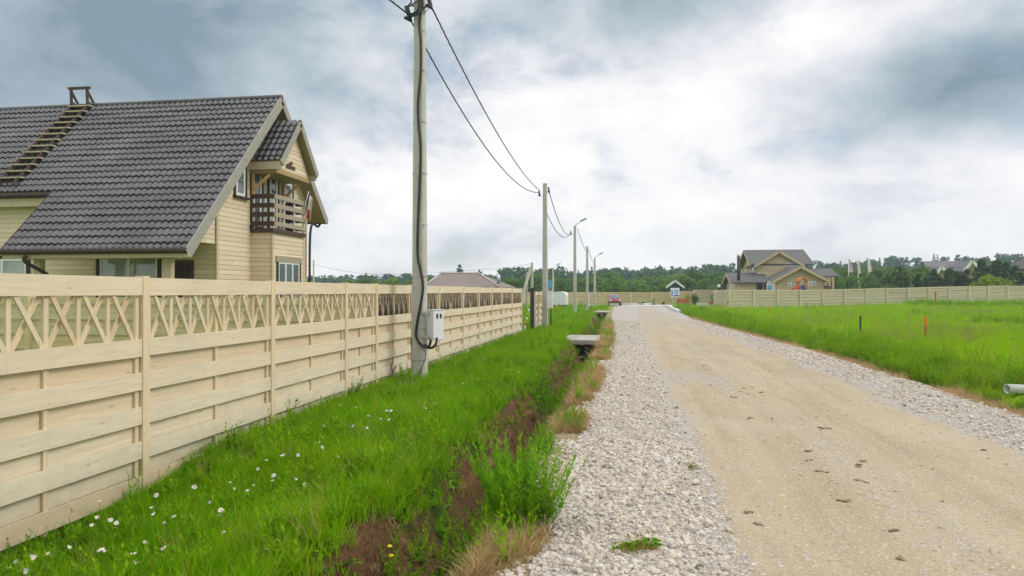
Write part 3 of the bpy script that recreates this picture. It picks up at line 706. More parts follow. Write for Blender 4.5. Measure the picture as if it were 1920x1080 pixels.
# braced pole and thin pole far to the left with their wires
A, ba, ta = pole('pa', 997.5, 492, 578, 72, .30, .2, 'braced concrete pole behind the gate opening, with a sloping prop', False, grp=None)
q = MB(); q.beam(at(996, 500, d=72), at(975, 545, d=71)-Vector((0, 0, 1.2)), .2, .2); q.build('prop', CONC, A)
q = MB(); q.beam(at(988, 512, d=72.5), at(987, 575, d=72.5)-Vector((0, 0, .3)), .2, .2); q.build('prop', CONC, A)
B_, bb, tb = pole('pb', 588, 487, 560, 95, .24, .14, 'thin distant pole to the right of the left house', False, grp=None)
wire = M('thin_wire', (.24, .26, .30), .6, .1, 5, bmp=0)
span(at(588, 496, d=95), at(775, 512, d=100), .6, .022, 'thin wire from the thin distant pole towards the near pole', False, 'thin wires over the far plots', wire)
span(at(560, 499, d=92), at(588, 497, d=95), .05, .022, 'thin wire from the left house to the thin distant pole', False, 'thin wires over the far plots', wire)
span(at(905, 505, d=74), at(997, 494, d=72), .12, .018, 'thin wire rising to the braced pole', False, 'thin wires over the far plots', wire)
span(at(800, 510, d=84), at(905, 505, d=74), .1, .018, 'thin wire above the brown hipped roof', False, 'thin wires over the far plots', wire)
# ================================================================== NEAR HOUSE (ridge along X, gable to the road)
H = thing('house', 'large tan timber house with dark tiled roof and small gabled balcony, left behind the fence', 'house', (-12.15, 23.3, 0))
RX_, RYc, RZr = -11.65, 23.4, 8.30        # roof edge X, ridge Y, ridge Z
EY0, EY1 = 19.94, 27.08                   # eave lines
CAT_Y, CAT_X = 18.08, -17.2               # catslide eave and its left edge
WX, WY0, WY1 = -12.15, 20.25, 26.35       # gable wall plane, long walls
PITCH = (RZr-2.94)/(RYc-CAT_Y)
def roof_z(y): return RZr-abs(y-RYc)*PITCH
def tiles(mb, x0, x1, ya, yb, side=-1, xofs=0.0, zr=RZr, yr=RYc, pt=PITCH, course=.305, wave=.2, flip_axis=False):
    """pressed metal tiles: waves across, a step at every course; strip from ya (upper) to yb (lower)"""
    nrm = Vector((0, side*pt, 1)).normalized(); sl = math.hypot(1, pt)
    L0, L1 = abs(ya-yr)*sl, abs(yb-yr)*sl
    nu = int((x1-x0)/wave*7); us = [x0+(x1-x0)*i/nu for i in range(nu+1)]; n = nu+1
    k = int(L0/course)
    while k*course < L1:
        a_, b_ = max(L0, k*course-.012), min(L1, (k+1)*course+.022); vs = []; rows = 4
        for j in range(rows+1):
            v_ = a_+(b_-a_)*j/rows; f = (v_-k*course)/course
            for u in us:
                w = .5+.5*math.cos(2*math.pi*(u-xofs)/wave)
                h = .056*w**.75+.052*max(f, 0)+.006*math.sin(u*1.7+k*2.1)
                if j == rows: h -= .012
                vs.append((u, yr+side*v_/sl+nrm.y*h, zr-v_/sl*pt+nrm.z*h))
        mb.add(vs, [(i*n+q_, i*n+q_+1, (i+1)*n+q_+1, (i+1)*n+q_) for i in range(rows) for q_ in range(nu)], 0, True)
        k += 1
LX = -27.0
q = MB()
tiles(q, LX, CAT_X, RYc, EY0); tiles(q, CAT_X, RX_, RYc, CAT_Y); tiles(q, LX, RX_, RYc, EY1, 1)
roof = q.build('roof', ROOF, H, fix=False)
q = MB(); q.tube([(LX, RYc, RZr+.035), (RX_+.01, RYc, RZr+.035)], .085, 8); q.build('ridge_cap', ROOF, roof)
# roof deck / soffit boards under the tiles
def slab_y(mb, x0, x1, ya, yb, t=.14, drop=.03):
    za, zb = roof_z(ya)-drop, roof_z(yb)-drop
    mb.add([(x0, ya, za), (x1, ya, za), (x1, yb, zb), (x0, yb, zb), (x0, ya, za-t), (x1, ya, za-t), (x1, yb, zb-t), (x0, yb, zb-t)],
           [(0, 1, 2, 3), (7, 6, 5, 4), (0, 4, 5, 1), (1, 5, 6, 2), (2, 6, 7, 3), (3, 7, 4, 0)])
SOFFIT = wood('soffit_boards', (.42, .30, .155), 'x', knots=False, island=.05)
q = MB(); slab_y(q, CAT_X+.03, RX_-.03, RYc-.02, CAT_Y+.03); slab_y(q, LX, CAT_X, RYc-.02, EY0+.03); slab_y(q, LX, RX_-.03, RYc+.02, EY1-.03); q.build('soffit', SOFFIT, roof)
# bargeboards on the gable, the catslide's left edge; fascias and gutters
q = MB()
def barge(mb, x, ya, yb, w=.24, t=.05, up=.05):
    za, zb = roof_z(ya), roof_z(yb); o_ = Vector((x, 0, -w/2*1.1+up))
    mb.beam(Vector((0, ya, za))+o_, Vector((0, yb, zb))+o_, t, w, (0, 0, 1))
barge(q, RX_, RYc, CAT_Y-.02, .30); barge(q, RX_, RYc, EY1+.02, .26); build_each(q, 'bargeboard', TRIM_GREY, roof)
q = MB(); barge(q, CAT_X-.03, EY0, CAT_Y-.02, .20, .04, .09); q.build('verge_trim', DKTRIM, roof)
q = MB(); q.box((CAT_X-.02, CAT_Y-.03, 2.72), (RX_+.03, CAT_Y+.02, 2.86)); q.box((LX, EY0-.03, roof_z(EY0)-.42), (CAT_X-.06, EY0+.02, roof_z(EY0)-.17)); build_each(q, 'fascia', TRIM, roof)
q = MB(); q.tube([(CAT_X-.05, CAT_Y-.10, 2.90), (RX_+.02, CAT_Y-.10, 2.90)], .075, 8); q.tube([(LX, EY0-.10, roof_z(EY0)-.10), (CAT_X-.06, EY0-.10, roof_z(EY0)-.10)], .075, 8); q.tube([(LX, EY1+.10, roof_z(EY1)-.1), (RX_-.02, EY1+.10, roof_z(EY1)-.1)], .075, 8); build_each(q, 'gutter', DKTRIM, roof)
q = MB(); gxp = at(48, 475, Y=CAT_Y-.1).x
q.tube(smooth_path([Vector((gxp, CAT_Y-.1, 2.80)), Vector((gxp, CAT_Y-.1, 2.62)), Vector((gxp+.32, CAT_Y+.35, 2.25)), Vector((gxp+.36, CAT_Y+.4, 1.9)), Vector((gxp+.36, CAT_Y+.4, .1))]), .05, 8); q.build('downpipe', DKTRIM, H)
q = MB(); q.tube(smooth_path([Vector((RX_-.25, EY1+.05, 4.5)), Vector((RX_-.3, EY1-.1, 4.3)), Vector((WX+.12, WY1+.1, 4.0)), Vector((WX+.12, WY1+.1, .1))]), .045, 8); q.build('downpipe', DKTRIM, H)
# walls
q = MB()
zt0 = roof_z(WY0)-.2
pent = [(WX, WY0, -.2), (WX, WY1, -.2), (WX, WY1, roof_z(WY1)-.17), (WX, RYc, RZr-.18), (WX, WY0, roof_z(WY0)-.17)]
q.prism(pent, (-14.5, 0, 0)); q.build('wall', SIDE, H)
# gable cheek carried down over the porch, with a stepped lower edge
q = MB(); yl = CAT_Y+.72
q.prism([(WX-.02, WY0-.003, 3.22), (WX-.02, WY0-.003, roof_z(WY0)-.2), (WX-.02, yl, roof_z(yl)-.2), (WX-.02, yl, 3.22)], (-.12, 0, 0)); q.build('porch_gable', SIDE, H)
q = MB()
for a, b_ in ((WY0-.02, WY0+.1), (WY1-.10, WY1+.02)):
    q.box((WX+.003, a, -.1), (WX+.035, b_, (roof_z(a if a < RYc else b_)-.3)))
build_each(q, 'corner_board', TRIM, H)
# veranda: beam, posts, recessed front door
q = MB(); q.box((CAT_X+.3, CAT_Y+.42, 2.72), (WX-.05, CAT_Y+.58, 2.90)); q.build('veranda_beam', TRIM, H)
for px in (76, 318):
    x_ = at(px, 500, Y=CAT_Y+.5).x; q = MB(); w = .17 if px > 100 else .14
    q.box((x_-w, CAT_Y+.4, -.1), (x_+w*.55, CAT_Y+.58, 2.72)); q.build('veranda_post', TRIM, H)
q = MB()
for k in range(3): q.box((CAT_X+.3, CAT_Y+.30-.25*k, -.1), (WX, WY0, .45-.15*k))
q.build('veranda_deck', GREYRAIL, H)
def window_y(x0, x1, z0, z1, y, root=H, mull=(.5,), frame=WHITE, trim=DKTRIM, gl=GLASS, tw=.13, sill=True):
    """window in a wall facing -Y: casing > sash, glass"""
    q = MB()
    q.box((x0-tw, y-.035, z0-.02), (x0, y+.01, z1+.12)); q.box((x1, y-.035, z0-.02), (x1+tw, y+.01, z1+.12)); q.box((x0, y-.033, z1), (x1, y+.01, z1+.118))
    w = q.build('window', trim, root)
    q = MB(); f = .055
    q.box((x0, y-.03, z0), (x0+f, y+.01, z1)); q.box((x1-f, y-.03, z0), (x1, y+.01, z1)); q.box((x0+f, y-.03, z0), (x1-f, y+.01, z0+f)); q.box((x0+f, y-.03, z1-f), (x1-f, y+.01, z1))
    for m_ in mull: xm = x0+(x1-x0)*m_; q.box((xm-.045, y-.034, z0+f), (xm+.045, y+.01, z1-f))
    q.build('sash', frame, w)
    q = MB(); q.box((x0+f, y-.012, z0+f), (x1-f, y+.008, z1-f)); q.build('pane', gl, w)
    if sill: q = MB(); q.box((x0-tw-.03, y-.10, z0-.09), (x1+tw+.03, y+.01, z0-.022)); q.build('sill', trim, w)
    return w
def window_x(y0, y1, z0, z1, x, root=H, mull=(.5,), frame=WHITE, trim=DKTRIM, gl=GLASS, tw=.12, sill=True, head=None, f=.055):
    """window in a wall facing +X"""
    q = MB(); q.box((x-.01, y0-tw, z0-.02), (x+.035, y0, z1+.14)); q.box((x-.01, y1, z0-.02), (x+.035, y1+tw, z1+.14))
    if not head: q.box((x-.01, y0, z1), (x+.033, y1, z1+.138))
    w = q.build('window', trim, root)
    if head: q = MB(); q.box((x-.01, y0-tw-.05, z1), (x+.045, y1+tw+.05, z1+.2)); q.build('lintel', head, w)
    q = MB()
    q.box((x-.01, y0, z0), (x+.03, y0+f, z1)); q.box((x-.01, y1-f, z0), (x+.03, y1, z1)); q.box((x-.01, y0+f, z0), (x+.03, y1-f, z0+f)); q.box((x-.01, y0+f, z1-f), (x+.03, y1-f, z1))
    for m_ in mull: ym = y0+(y1-y0)*m_; q.box((x-.01, ym-.04, z0+f), (x+.034, ym+.04, z1-f))
    q.build('sash', frame, w)
    q = MB(); q.box((x-.008, y0+f, z0+f), (x+.012, y1-f, z1-f)); q.build('pane', gl, w)
    if sill: q = MB(); q.box((x-.01, y0-tw-.03, z0-.09), (x+.10, y1+tw+.03, z0-.022)); q.build('sill', trim, w)
    return w
def XA(px, Y): return at(px, 500, Y=Y).x
def YA(px, X): return at(px, 500, X=X).y
yf = WY0
window_y(XA(188, yf), XA(296, yf), 1.35, 2.92, yf, gl=GLASS_PALE)
window_y(XA(-40, yf), XA(50, yf), 1.55, 2.82, yf, gl=GLASS_PALE, mull=(.5,))
q = MB(); q.box((XA(331, yf), yf-.04, .4), (XA(359, yf), yf+.01, 2.62)); dd = q.build('door', DKTRIM, H)
q = MB(); q.box((XA(331, yf)-.08, yf-.03, .4), (XA(331, yf), yf+.01, 2.74)); q.box((XA(359, yf), yf-.03, .4), (XA(359, yf)+.08, yf+.01, 2.74)); q.box((XA(331, yf), yf-.03, 2.62), (XA(359, yf), yf+.01, 2.74)); q.build('door_frame', DKRAIL, dd)
q = MB(); q.beam((XA(355, yf), yf-.07, 1.35), (XA(355, yf)+.0, yf-.07, 1.5), .025, .03); q.build('handle', STEEL, dd)
# bay under the balcony
BX, BY0, BY1, BZ = -11.42, 22.27, 24.53, 3.70
q = MB(); q.box((WX-.05, BY0, -.2), (BX, BY1, BZ)); bay = q.build('bay', SIDE, H)
q = MB()
for yy in (BY0, BY1): q.box((BX-.06, yy-.012, -.1), (BX+.014, yy+.10 if yy == BY0 else yy+.012, BZ-.01))
build_each(q, 'corner_board', TRIM, bay)
window_x(YA(521, BX), YA(560, BX), 1.0, 2.78, BX, bay, (.33, .66), head=GREYRAIL)
# gable wall windows and balcony doors
window_x(YA(441, WX), YA(458, WX), 3.95+.85, 5.72, WX, H, (), f=.09)
window_x(YA(472, WX), YA(489, WX), 3.95, 5.72, WX, H, (), f=.11)
window_x(YA(504, WX), YA(519, WX), 3.95, 5.72, WX, H, (), sill=False, f=.11)
window_x(YA(531, WX), YA(546, WX), 3.95, 5.68, WX, H, (), sill=False, f=.11)
# balcony: deck, posts, rails dark brown at the sides and grey in front
bal = MB(); bal.box((WX-.02, BY0-.06, BZ+.004), (BX+.08, BY1+.06, BZ+.14)); bal = bal.build('balcony', DKRAIL, H)
q = MB()
pts_ = [(BX+.02, BY0+.03), (BX+.02, BY1-.03), (BX+.02, (BY0*2+BY1)/3), (BX+.02, (BY0+2*BY1)/3), (WX+.08, BY0+.03), ((WX+BX)/2+.1, BY0+.03)]
for a, b_ in pts_: q.box((a-.03, b_-.03, BZ+.14), (a+.03, b_+.03, BZ+1.2))
build_each(q, 'baluster', WHITE, bal)
for k in range(4):
    z0 = BZ+.22+.29*k
    q = MB(); q.box((WX+.02, BY0-.05, z0), (BX+.07, BY0-.005, z0+.145)); q.build('side_rail', DKRAIL, bal)
    q = MB(); q.box((BX+.055, BY0-.0, z0), (BX+.095, BY1+.05, z0+.145)); q.build('front_rail', GREYRAIL, bal)
    q = MB(); q.box((WX+.02, BY1+.005, z0), (BX+.05, BY1+.05, z0+.145)); q.build('side_rail', DKRAIL, bal)
# little gabled roof over the balcony
DX, DZr, DYc = -11.0, 7.52, 23.42
DH = 1.33; DP = 1.17
def dz(y): return DZr-abs(y-DYc)*DP
q = MB()
for s_ in (-1, 1): tiles(q, WX-1.2, DX, DYc, DYc+s_*DH, s_, 0, DZr, DYc, DP)
dorm = q.build('balcony_roof', ROOF, H, fix=False)
q = MB()
for s_ in (-1, 1):
    ye = DYc+s_*(DH-.02); za, zb = DZr-.03, dz(ye)-.03
    q.add([(WX-1.1, DYc, za), (DX-.02, DYc, za), (DX-.02, ye, zb), (WX-1.1, ye, zb), (WX-1.1, DYc, za-.11), (DX-.02, DYc, za-.11), (DX-.02, ye, zb-.11), (WX-1.1, ye, zb-.11)],
          [(0, 1, 2, 3), (7, 6, 5, 4), (0, 4, 5, 1), (1, 5, 6, 2), (2, 6, 7, 3), (3, 7, 4, 0)])
q.build('soffit', SOFFIT, dorm)
q = MB()
for s_ in (-1, 1): q.beam((DX, DYc, DZr-.10), (DX, DYc+s_*(DH+.02), dz(DYc+DH)-.10), .05, .22)
build_each(q, 'bargeboard', TRIM_GREY, dorm)
q = MB(); yb_ = DYc-DH
q.box((WX, yb_+.0, dz(yb_)-.27), (DX-.03, yb_+.05, dz(yb_)-.03)); q.box((WX, DYc+DH-.05, dz(yb_)-.27), (DX-.03, DYc+DH, dz(yb_)-.03)); build_each(q, 'fascia', TRIM, dorm)
q = MB(); tx = DX-.25; zb_ = dz(yb_)-.20   # boarded tympanum
q.prism([(tx, DYc-DH+.15, zb_), (tx, DYc+DH-.15, zb_), (tx, DYc, DZr-.22)], (-.04, 0, 0)); q.build('gable_board', SIDE, dorm)
q = MB(); q.box((tx+.002, DYc-.55, zb_+.10), (tx+.02, DYc+.1, zb_+.22)); q.beam((tx+.012, DYc-.42, zb_+.2), (tx+.012, DYc-.1, zb_+.33), .02, .1); q.build('nameplate', DKRAIL, dorm)
q = MB(); q.box((WX, DYc-DH+.1, zb_-.16), (tx+.02, DYc+DH-.1, zb_-.003)); q.build('ceiling', SOFFIT, dorm)
for yy in (BY0-.02, BY1-.14):
    q = MB(); q.box((WX+.036, yy, 4.9), (WX+.10, yy+.07, zb_-.17)); q.beam((WX+.09, yy+.035, 5.1), (DX-.5, yy+.035, zb_-.2), .06, .08); q.build('bracket', wood('bracket_timber', (.70, .47, .21), 'z', knots=False), dorm)
# roof ladder with a frame over the ridge
lx = -19.35; q = MB()
def rl(y, h): nrm = Vector((0, -PITCH, 1)).normalized(); return Vector((0, y, roof_z(y)))+nrm*h
for s_ in (0, .62): q.beam(rl(EY0+.15, .16)+Vector((lx+s_, 0, 0)), rl(RYc, .16)+Vector((lx+s_, 0, 0)), .035, .07)
lad = q.build('roof_ladder', DKRAIL, H)
nst = 13
STEP = wood('weathered_step', (.50, .43, .31), 'x', knots=False)
for k in range(nst):
    y = EY0+.35+(RYc-EY0-.55)*k/(nst-1); c_ = rl(y, .235)
    q = MB(); q.box((lx-.12, y-.11, c_.z-.02), (lx+.74, y+.11, c_.z+.02)); q.build('rung', STEP, lad)
q = MB()
for s_ in (0, .62):
    q.beam((lx+s_, RYc-.25, RZr-.1), (lx+s_, RYc-.28, RZr+.55), .07, .07); q.beam((lx+s_, RYc+.2, RZr-.05), (lx+s_, RYc-.28, RZr+.5), .06, .06)
q.beam((lx-.1, RYc-.28, RZr+.58), (lx+.74, RYc-.28, RZr+.58), .08, .08); build_each(q, 'ladder_frame', DKRAIL, lad)
# flag on the far balcony corner
fx, fy = BX+.02, BY1-.12
fl = thing('flag', 'small white, blue and red flag hanging on a slanted stick from the balcony rail', 'flag', (fx, fy, BZ+.9))
q = MB(); q.tube([(fx, fy, BZ+.75), (fx+.22, fy+.05, BZ+1.6)], .014, 6); q.build('stick', WHITE, fl)
q = MB(); nu, nv = 8, 12
FLW, FLB, FLR = M('flag_white', (.82, .82, .82), .8, .04, 5), M('flag_blue', (.03, .07, .34), .8, .1, 5), M('flag_red', (.66, .03, .04), .8, .1, 5)
vs = []
for i in range(nv+1):
    for j in range(nu+1):
        t = i/nv; s_ = j/nu
        vs.append((fx+.20-.16*t*.3+s_*.16*(1-.3*t)+.03*math.sin(6*s_+3*t), fy+.05+.05*math.sin(9*s_+2*t), BZ+1.5-.80*t-.13*s_))
for i in range(nv):
    for j in range(nu): q.add([vs[i*9+j], vs[i*9+j+1], vs[(i+1)*9+j+1], vs[(i+1)*9+j]], [(0, 1, 2, 3)], 0 if j > 4 else (1 if j < 2 else 0) if i < 7 else (2), True)
bm_ = q.build('cloth', [FLW, FLB, FLR], fl); sm = bm_.modifiers.new('thickness', 'SOLIDIFY'); sm.thickness = .004

# ================================================================== GENERIC GABLED BLOCK
def block(root, x0, x1, y0, y1, zw, zr, axis, over=.5, wall=None, roofm=None, trim=None, z0=-.4, t=.16, nm='wall', barge_w=.22):
    """wall body with gables and a two slope roof; AXIS is the ridge direction"""
    if axis == 'x':
        c = (y0+y1)/2; poly = [(x0, y0, z0), (x0, y1, z0), (x0, y1, zw), (x0, c, zr), (x0, y0, zw)]; ext = (x1-x0, 0, 0); hw = (y1-y0)/2
    else:
        c = (x0+x1)/2; poly = [(x0, y0, z0), (x1, y0, z0), (x1, y0, zw), (c, y0, zr), (x0, y0, zw)]; ext = (0, y1-y0, 0); hw = (x1-x0)/2
    q = MB(); q.prism(poly, ext); w = q.build(nm, wall, root)
    p = (zr-zw)/hw; q = MB(); e = hw+over*.8; lift = .02
    for s_ in (-1, 1):
        for lo, hi in (((x0-over), (x1+over)) if axis == 'x' else ((y0-over), (y1+over)),):
            A_ = [(lo, c, zr+lift), (hi, c, zr+lift), (hi, c+s_*e, zr-e*p+lift), (lo, c+s_*e, zr-e*p+lift)]
            A_ = A_+[(a, b_, z+t) for a, b_, z in A_]
            if axis == 'y': A_ = [(b_, a, z) for a, b_, z in A_]
            q.add(A_, [(3, 2, 1, 0), (4, 5, 6, 7), (0, 1, 5, 4), (1, 2, 6, 5), (2, 3, 7, 6), (3, 0, 4, 7)])
    rf = q.build('roof', roofm, root)
    if trim:
        q = MB()
        for s_ in (-1, 1):
            for k in ((x0-over-.02, x1+over+.02) if axis == 'x' else (y0-over-.02, y1+over+.02)):
                a, b_ = Vector((k, c, zr-.0)), Vector((k, c+s_*e, zr-e*p-.0))
                if axis == 'y': a, b_ = Vector((a.y, a.x, a.z)), Vector((b_.y, b_.x, b_.z))
                q.beam(a, b_, .05, barge_w)
        build_each(q, 'bargeboard', trim, rf)
    return w, rf
# ================================================================== CHALET BEYOND THE RIGHT MEADOW
SIDE2 = siding('chalet_boards', (.62, .53, .33), .2)
TR2 = wood('chalet_trim', (.56, .46, .29), 'x', knots=False)
h0 = at(1417, 560, Y=98)
CH = thing('house', 'tan timber chalet with several shallow dark gables beyond the right meadow', 'house', (h0.x, 98, hz(h0.x, 98)))
X0, X1 = XA(1417, 98), XA(1513, 98)
zE = at(1417, 495, Y=98).z; zR = at(1420, 471, Y=103.5).z
block(CH, X0, X1, 98, 109, zE, zR, 'x', .75, SIDE2, ROOF_FAR, TR2, nm='main_wall')
gA = XA(1461, 97.2); hw = (XA(1513, 97.2)-XA(1416, 97.2))/2
block(CH, gA-hw+.5, gA+hw-.5, 97.5, 103.5, zE-.1, at(1461, 472, Y=97).z, 'y', .55, SIDE2, ROOF_FAR, TR2, nm='front_gable_wall', barge_w=.3)
wA = XA(1500, 90); whw = (XA(1545, 90)-XA(1457, 90))/2
block(CH, wA-whw, wA+whw, 90, 98, at(1457, 524, Y=90).z, at(1500, 501, Y=90).z, 'y', .7, SIDE2, ROOF_FAR, TR2, nm='wing_wall', barge_w=.28)
lA = XA(1379, 94)
block(CH, lA, X0+.4, 94, 102.5, at(1379, 530, Y=94).z, at(1369, 514, Y=98).z, 'x', .6, SIDE2, ROOF_FAR, TR2, nm='annex_wall')
pA, pB = XA(1540, 95), XA(1560, 95)
block(CH, wA+whw-.5, pB, 94, 101, at(1560, 519, Y=95).z, at(1550, 506, Y=97.5).z, 'x', .5, SIDE2, ROOF_FAR, TR2, nm='porch_wall', z0=at(1560, 521, Y=95).z-.3)
for px in (1549, 1556, 1563):
    q = MB(); x_ = XA(px, 93); q.box((x_-.13, 93.2, -.2), (x_+.13, 93.46, at(1560, 520, Y=94).z)); q.build('porch_post', TR2, CH)
q = MB(); xa_, xb_ = XA(1520, 92.6), XA(1556, 92.6)
for z in (1.6, 1.95, 2.3): q.box((xa_, 92.5, z), (xb_, 92.56, z+.16))
for i in range(7): q.box((xa_+(xb_-xa_)*i/6-.05, 92.57, .3), (xa_+(xb_-xa_)*i/6+.05, 92.65, 2.46))
q.build('porch_railing', DARKPOST, CH)
q = MB(); pc = at(1385, 520, Y=94.5); pt = at(1384, 478, Y=94.5); q.tube([(pc.x, 94.5, pc.z-.6), (pc.x, 94.5, pt.z-.25)], .19, 12); pipe = q.build('stove_pipe', DARKPOST, CH)
q = MB(); q.tube([(pc.x, 94.5, pt.z-.25), (pc.x, 94.5, pt.z+.05)], .21, 12); q.build('pipe_cap', STEEL, pipe)
for (px0, px1, py0, py1, Y) in ((1440, 1452, 529, 545, 89.96), (1478, 1484, 531, 537, 89.96), (1516, 1521, 529, 536, 89.96), (1524, 1529, 529, 536, 89.96), (1474, 1492, 494, 498, 97.44), (1483, 1500, 495, 499, 97.44)):
    a, b_ = at(px0, py1, Y=Y), at(px1, py0, Y=Y); window_y(a.x, b_.x, a.z, b_.z, Y, CH, (), gl=GLASS_PALE, trim=WHITE, tw=.06, sill=False)
def window_mx(y0, y1, z0, z1, x, root):
    q = MB(); q.box((x-.04, y0, z0), (x+.01, y1, z1)); w = q.build('window', WHITE, root)
    q = MB(); q.box((x-.05, y0+.1, z0+.1), (x-.041, y1-.1, z1-.1)); q.build('pane', GLASS, w)
for (ya, yb) in ((99.2, 100.6), (103.6, 105.2)): window_mx(ya, yb, 3.75, 5.0, X0, CH)
for (ya, yb) in ((95.0, 95.9), (98.2, 99.6)): window_mx(ya, yb, .9, 2.2, lA, CH)
q = MB(); dd0, dd1 = at(1412, 545, Y=96.9), at(1422, 528, Y=96.9); q.box((dd0.x, 93.9, -.2), (dd1.x, 93.98, dd1.z)); q.build('door', DKTRIM, CH)

# ================================================================== HOUSES FURTHER OFF
HP = thing('house', 'low house with a brown hipped roof seen over the near fence', 'house', at(870, 560, d=72))
hx0, hx1 = at(790, 537, d=66).x, at(938, 537, d=66).x; hy = at(865, 537, d=66).y; zE2 = at(865, 538, d=66).z; zR2 = at(865, 512.5, d=71).z
q = MB(); q.box((hx0+.5, hy+.5, -.4), (hx1-.5, hy+9.5, zE2-.05)); q.build('wall', M('cream_render', (.62, .60, .54), .8, .06, 4), HP)
q = MB(); ra_, rb_ = at(824, 512, d=71).x, at(897, 512, d=71).x; ym = hy+5
vs = [(hx0, hy, zE2), (hx1, hy, zE2), (hx1, hy+10, zE2), (hx0, hy+10, zE2), (ra_, ym, zR2), (rb_, ym, zR2)]
vs += [(a, b_, zE2-.16) for a, b_, _ in vs[:4]]
q.add(vs, [(0, 1, 5, 4), (1, 2, 5), (2, 3, 4, 5), (3, 0, 4), (0, 6, 7, 1), (1, 7, 8, 2), (2, 8, 9, 3), (3, 9, 6, 0), (9, 8, 7, 6)])
rf = q.build('roof', ROOF_BROWN, HP)
q = MB(); q.tube([(rb_, ym, zR2+.03), (hx1, hy, zE2+.03)], .09, 6); q.tube([(ra_, ym, zR2+.03), (rb_, ym, zR2+.03)], .08, 6); q.tube([(ra_, ym, zR2+.03), (hx0, hy, zE2+.03)], .08, 6); q.build('ridge_cap', M('pale_ridge_tile', (.45, .42, .38), .7, .1, 5), rf)
q = MB(); q.beam((hx0, hy-.05, zE2-.07), (hx1, hy-.05, zE2-.07), .1, .1); q.build('gutter', DKTRIM, rf)
q = MB(); q.tube([(hx1-.6, hy+3, zE2+.3), (hx1-.6, hy+3, zE2+1.15)], .16, 8); q.build('vent_pipe', STEEL, rf)
# white-gabled house among the pines on the right
Y = 165
a0 = XA(1748, Y); a1 = XA(1838, Y)
WG = thing('house', 'grey roofed house with two white edged gables half hidden by pines, far right', 'house', (a0, Y, hz(a0, Y)))
zr_ = at(1790, 491, Y=Y+5).z
block(WG, a0+.6, a1-.6, Y, Y+10, zr_-4.6, zr_, 'x', .6, M('white_render', (.62, .6, .56), .8, .06, 4), M('grey_roof', (.17, .165, .17), .75, .12, 4), None, z0=0)
WTRIM = M('white_bargeboard', (.8, .8, .78), .6, .05, 4)
for px, hwp, py in ((1824, 13, 489.5), (1766, 10, 500.5)):
    xc = XA(px, Y-3); hw_ = XA(px+hwp, Y-3)-xc; zt_ = at(px, py, Y=Y-3).z
    block(WG, xc-hw_, xc+hw_, Y-2.5, Y+5, zt_-hw_*1.25, zt_, 'y', .5, M('brick_gable', (.42, .28, .21), .8, .1, 4), M('grey_roof', (.17, .165, .17), .75, .12, 4), WTRIM, nm='gable_wall', z0=0, barge_w=.5)
# yellow house at the right picture edge
Y = 112; a0 = XA(1938, Y)
YH = thing('house', 'yellow house with a dark curved roof edge at the far right border', 'house', (a0, Y, hz(a0, Y)))
block(YH, a0, a0+7, Y, Y+9, at(1911, 503, Y=Y).z, at(1960, 478, Y=Y).z, 'y', .5, siding('yellow_boards', (.66, .52, .22), .2), M('dark_roof_far', (.06, .05, .05), .7, .1, 4), DKTRIM, z0=0, barge_w=.45)
window_y(a0+1.0, a0+2.6, at(1911, 530, Y=Y).z, at(1911, 520, Y=Y).z, Y, YH, ())
# dark cottage with white gable edges behind the notice board
Y = 128; xc = XA(1266, Y); hw_ = XA(1284, Y)-xc
DC = thing('house', 'small dark cottage with white gable edges behind the notice board', 'house', (xc, Y, hz(xc, Y)))
zt_ = at(1266, 526.5, Y=Y).z
block(DC, xc-hw_+.3, xc+hw_-.3, Y, Y+7, zt_-hw_*.62, zt_, 'y', .3, M('dark_green_boards', (.045, .06, .04), .8, .2, 5), ROOF_FAR, WTRIM, z0=0, barge_w=.3)
# ================================================================== SMALL OBJECTS
# ---- concrete slab crossing the ditch, with pipes beneath
def slab(x0, x1, y0, y1, zt, th, label):
    root = thing('slab_bridge', label, 'slab', ((x0+x1)/2, (y0+y1)/2, zt), None)
    q = MB(); n = 10; vs = []; r2 = random.Random(5)
    for z in (zt-th, zt):
        for i in range(n):
            vs.append((x0+(x1-x0)*i/(n-1), y0+r2.uniform(-.03, .03), z+r2.uniform(-.008, .008)))
        for i in range(n): vs.append((x1-(x1-x0)*i/(n-1), y1+r2.uniform(-.03, .03), z))
    m_ = 2*n
    q.add(vs, [tuple(reversed(range(m_))), tuple(range(m_, 2*m_))]+[(i, (i+1) % m_, m_+(i+1) % m_, m_+i) for i in range(m_)])
    q.build('slab', CONC_SLAB, root); return root
S1 = slab(-2.72, -.5, 27.3, 30.8, .035, .15, 'grey concrete slab bridging the ditch short of the second pole')
def ring_pipe(root, x, y0, y1, z, ro, ri, mat):
    q = MB(); n = 20
    vs = [(x+r*math.cos(2*math.pi*k/n), y, z+r*math.sin(2*math.pi*k/n)) for y, r in ((y0, ri), (y0, ro), (y1, ro), (y1, ri)) for k in range(n)]
    q.add(vs, [(i*n+k, i*n+(k+1) % n, ((i+1) % 4)*n+(k+1) % n, ((i+1) % 4)*n+k) for i in range(4) for k in range(n)], 0, True)
    return q.build('culvert_pipe', mat, root)
cx_ = float(ditch_c(27.2))
ring_pipe(S1, cx_-.14, 28.1, 31, -.40, .20, .16, M('dark_concrete', (.16, .155, .14), .9, .2, 8)); ring_pipe(S1, cx_+.22, 28.0, 31, -.40, .16, .13, BLACK)  # concrete pipe in a darker even tone so it stands out less
x2 = float(ditch_c(70)); S2 = slab(x2-1.3, x2+.85, 67, 71.0, .02, .11, 'distant concrete slab bridging the ditch near the yard')
ring_pipe(S2, x2, 67.8, 71.6, -.38, .28, .23, BLACK)
